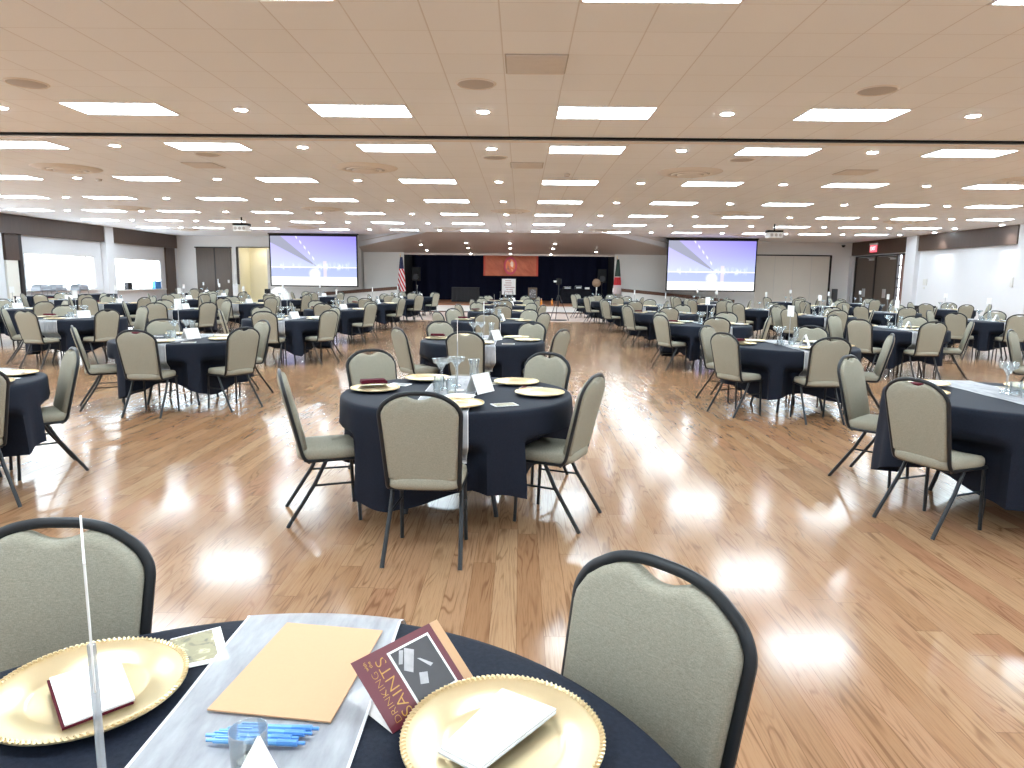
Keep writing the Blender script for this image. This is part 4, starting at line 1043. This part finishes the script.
# napkins (folded in two layers)
def napkin(pts, z, label, under=None):
    c = (sum(p[0] for p in pts)/4, sum(p[1] for p in pts)/4)
    e = empty('folded_napkin', label, 'napkin', (c[0], c[1], z), 0, 'white napkins')
    MB().slab([((p[0]-c[0]), (p[1]-c[1]), 0) for p in pts], .004).build('lower_fold', under or M['napkin'], e, smooth=False)
    MB().slab([((p[0]-c[0])*.985+.002, (p[1]-c[1])*.985+.003, .0042) for p in pts], .004).build('upper_fold', M['napkin'], e, smooth=False)
napkin([(-.739, 1.018), (-.663, 1.093), (-.767, 1.223), (-.855, 1.151)], .7838, 'white napkin with burgundy underside on plate near card stand', M['burgundy'])
napkin([(-.054, .927), (.069, 1.076), (-.026, 1.133), (-.119, .971)], .7908, 'white napkin on plate beside the maroon booklet')
quad_thing('manila_envelope', [(-.536, 1.094), (-.313, 1.066), (-.286, 1.375), (-.500, 1.402)], .7725, .003, M['kraft'], 'large manila envelope lying on the sheer runner', 'envelope')
e = empty('photo_card', 'small sepia photo card between gold plate and runner', 'card', (-.682, 1.302, .7665), 0)
pc = [(-.639+.682, 1.226-1.302), (-.570+.682, 1.262-1.302), (-.645+.682, 1.394-1.302), (-.726+.682, 1.334-1.302)]
cc = [(-.640, 1.232), (-.570, 1.266), (-.643, 1.394), (-.724, 1.338)]
pc = [(a+.682, b_-1.302) for a, b_ in cc]
MB().slab([(x, y, 0) for x, y in pc], .0015).build('card', M['white'], e, smooth=False)
MB().slab([(x*.84-.006, y*.84, .0018) for x, y in pc], .0004).build('picture', M['sepia'], e, smooth=False)
# maroon booklet standing as a tent
def text_mesh(body, size, mat):
    fc = bpy.data.curves.new('txt', 'FONT'); fc.body = body; fc.offset = -.0005 if size > .015 else 0; fc.size = size; fc.align_x = 'CENTER'; fc.align_y = 'CENTER'; fc.extrude = .0002
    tmp = bpy.data.objects.new('txt', fc); COL.objects.link(tmp); bpy.context.view_layer.update()
    me = bpy.data.meshes.new_from_object(tmp.evaluated_get(bpy.context.evaluated_depsgraph_get())); bpy.data.objects.remove(tmp)
    me.materials.clear(); me.materials.append(mat); return me
fbl, fbr = Vector((-.205, 1.050, TZ+.001)), Vector((-.066, 1.222, TZ+.001))
rl = Vector((-.283, 1.09, .868)); fbr = fbl+(fbr-fbl)*.92; rr_ = rl+(fbr-fbl)
bbl = Vector((-.308, 1.150, TZ+.001)); bbr = bbl+(fbr-fbl)
e = empty('maroon_booklet', 'maroon booklet with photo cover standing open like a tent', 'booklet', tuple((fbl+bbr)/2*1.0)); c0 = Vector(e.location)
L = lambda v: tuple(v-c0)
cov = MB().slab([L(fbl), L(fbr), L(rr_), L(rl)], .0012).build('front_cover', M['maroon'], e, smooth=False)
MB().slab([L(fbl), L(fbr), L(bbr), L(bbl)], .0012).build('back_cover', M['white'], e, smooth=False)
ux = (fbr-fbl); uy = (rl-fbl); nrm = ux.cross(uy).normalized()
def onc(u, v, h=.0014): return L(fbl+ux*u+uy*v+nrm*h)
MB().slab([onc(.90, 0), onc(1, 0), onc(1, 1), onc(.90, 1)], .0004).build('gold_spine', M['kraft'], cov, smooth=False)
MB().slab([onc(.34, .12), onc(.83, .12), onc(.83, .90), onc(.34, .90)], .0004).build('photo_border', M['white'], cov, smooth=False)
MB().slab([onc(.365, .15, .0020), onc(.805, .15, .0020), onc(.805, .87, .0020), onc(.365, .87, .0020)], .0003).build('cover_photo', plain('dark_photograph', (.035, .03, .036, 1), .35, 0, .5, 30.0, .3), cov, smooth=False)
for (u0, v0, u1, v1, u2, v2, u3, v3) in ((.40, .60, .47, .52, .60, .78, .52, .86), (.47, .34, .55, .30, .60, .44, .52, .48), (.58, .66, .61, .64, .70, .50, .66, .48), (.385, .70, .42, .68, .50, .84, .46, .86)):
    MB().slab([onc(u0, v0, .0024), onc(u1, v1, .0024), onc(u2, v2, .0024), onc(u3, v3, .0024)], .0002).build('cover_highlight', plain('photo_light_tone', (.55, .53, .55, 1), .4, 0, .5, 40.0, .3), cov, smooth=False)
# lettering runs along the cover's short side, its head toward the photo
ex = -uy.normalized(); ey = ux.normalized(); 
for body, size, u, v in (('DRINKING', .0195, .125, .42), ('with', .009, .10, .87), ('the', .009, .145, .87), ('SAINTS', .0335, .24, .49)):
    me = text_mesh(body, size, M['gold_ink']); o_ = link('cover_title', me, cov)
    ax, ay = uy.normalized(), -ux.normalized()
    m4 = Matrix((( ax.x, ay.x, nrm.x, 0), (ax.y, ay.y, nrm.y, 0), (ax.z, ay.z, nrm.z, 0), (0, 0, 0, 1)))
    m4.translation = Vector(onc(u, v, .0018)); o_.matrix_basis = m4
# pens
PT = [(-.535, 1.045, -.400, 1.020, 0), (-.530, 1.030, -.385, 1.035, 0), (-.515, 1.058, -.372, 1.040, 0), (-.525, 1.038, -.395, 1.012, 1), (-.505, 1.051, -.365, 1.052, 1)]
PT = [(-.499, 1.010, -.338, 1.006), (-.505, 1.022, -.352, 1.018), (-.488, 1.034, -.334, 1.030), (-.470, 1.046, -.326, 1.043)]
for k, (x0, y0, x1, y1) in enumerate(PT):
    e = empty('ballpoint_pen', 'light blue ballpoint pen, %s from the envelope, on sheer runner' % ('fourth', 'third', 'second', 'first')[k], 'pen', (x0, y0, .7785), math.atan2(y1-y0, x1-x0), 'blue ballpoint pens'); d_ = math.hypot(x1-x0, y1-y0)
    MB().tube([(.012, 0, 0), (d_-.03, 0, 0)], .0048, 8).build('barrel', M['pen'], e)
    MB().tube([(d_-.045, 0, 0), (d_-.012, 0, 0)], .0054, 8).tube([(d_-.012, 0, 0), (d_, 0, 0)], .0028, 8).build('grip', M['pen_dark'], e)
    MB().tube([(0, 0, 0), (.013, 0, 0)], .003, 8).box(.035, 0, .006, .04, .003, .002).build('clip', M['pen'], e)
# glasses at the picture's lower edge
thing_mesh('votive_glass', lathe_mesh('votive', [(0, 0), (.022, 0), (.026, .01), (.0285, .078), (.0265, .078), (.023, .014), (0, .012)], M['glass'], 28), -.400, .938, .7725, 0, 'small clear votive glass standing before the blue pens', 'glass', None)
e = empty('tealight_candle', 'white tealight in dark cup inside the votive glass', 'candle', (-.400, .938, .7855)); MB().lathe([(0, 0), (.0195, 0), (.0205, .017), (.0185, .017), (.018, .004), (0, .004)], 20).build('candle_cup', M['dark_metal'], e); MB().lathe([(0, .0045), (.0175, .0045), (.0175, .012), (.006, .014), (0, .03)], 18).build('wax', M['candle'], e)
o_ = thing_mesh('paper_tent', TENT, -.362, .822, .7725, R(92), 'white paper tent at the front edge before the votive glass', 'tent card', None)
# ------------------------------------------------------------------ camera, world, view
f_, pit, yaw, rol = 689.6, .15047, -.01122, .01123
cy, sy, cp, sp_ = math.cos(yaw), math.sin(yaw), math.cos(pit), math.sin(pit)
R0 = Vector((cy, -sy, 0)); F = Vector((sy*cp, cy*cp, -sp_)); U0 = Vector((sy*sp_, cy*sp_, cp))
Rr = R0*math.cos(rol)+U0*math.sin(rol); Uu = -R0*math.sin(rol)+U0*math.cos(rol)
cam = bpy.data.cameras.new('camera'); co = bpy.data.objects.new('camera', cam); COL.objects.link(co)
mw = Matrix(((Rr.x, Uu.x, -F.x, 0), (Rr.y, Uu.y, -F.y, 0), (Rr.z, Uu.z, -F.z, 1.52), (0, 0, 0, 1)))
co.matrix_world = mw
cam.sensor_width = 36; cam.lens = f_/1024*36; cam.clip_start = .05; cam.clip_end = 200
sc.camera = co
w = bpy.data.worlds.new('world'); sc.world = w; w.use_nodes = True
w.node_tree.nodes['Background'].inputs[0].default_value = (.9, .95, 1, 1); w.node_tree.nodes['Background'].inputs[1].default_value = .6
vs_ = sc.view_settings; vs_.view_transform = 'Standard'; vs_.look = 'None'; vs_.gamma = 1; vs_.exposure = 0.2
try: vs_.use_curve_mapping = False
except Exception: pass
cyc = sc.cycles
cyc.use_denoising = True; cyc.max_bounces = 10; cyc.diffuse_bounces = 6; cyc.glossy_bounces = 4; cyc.transparent_max_bounces = 16; cyc.transmission_bounces = 4
cyc.sample_clamp_indirect = 6.0; cyc.caustics_reflective = False; cyc.caustics_refractive = False; cyc.blur_glossy = .5
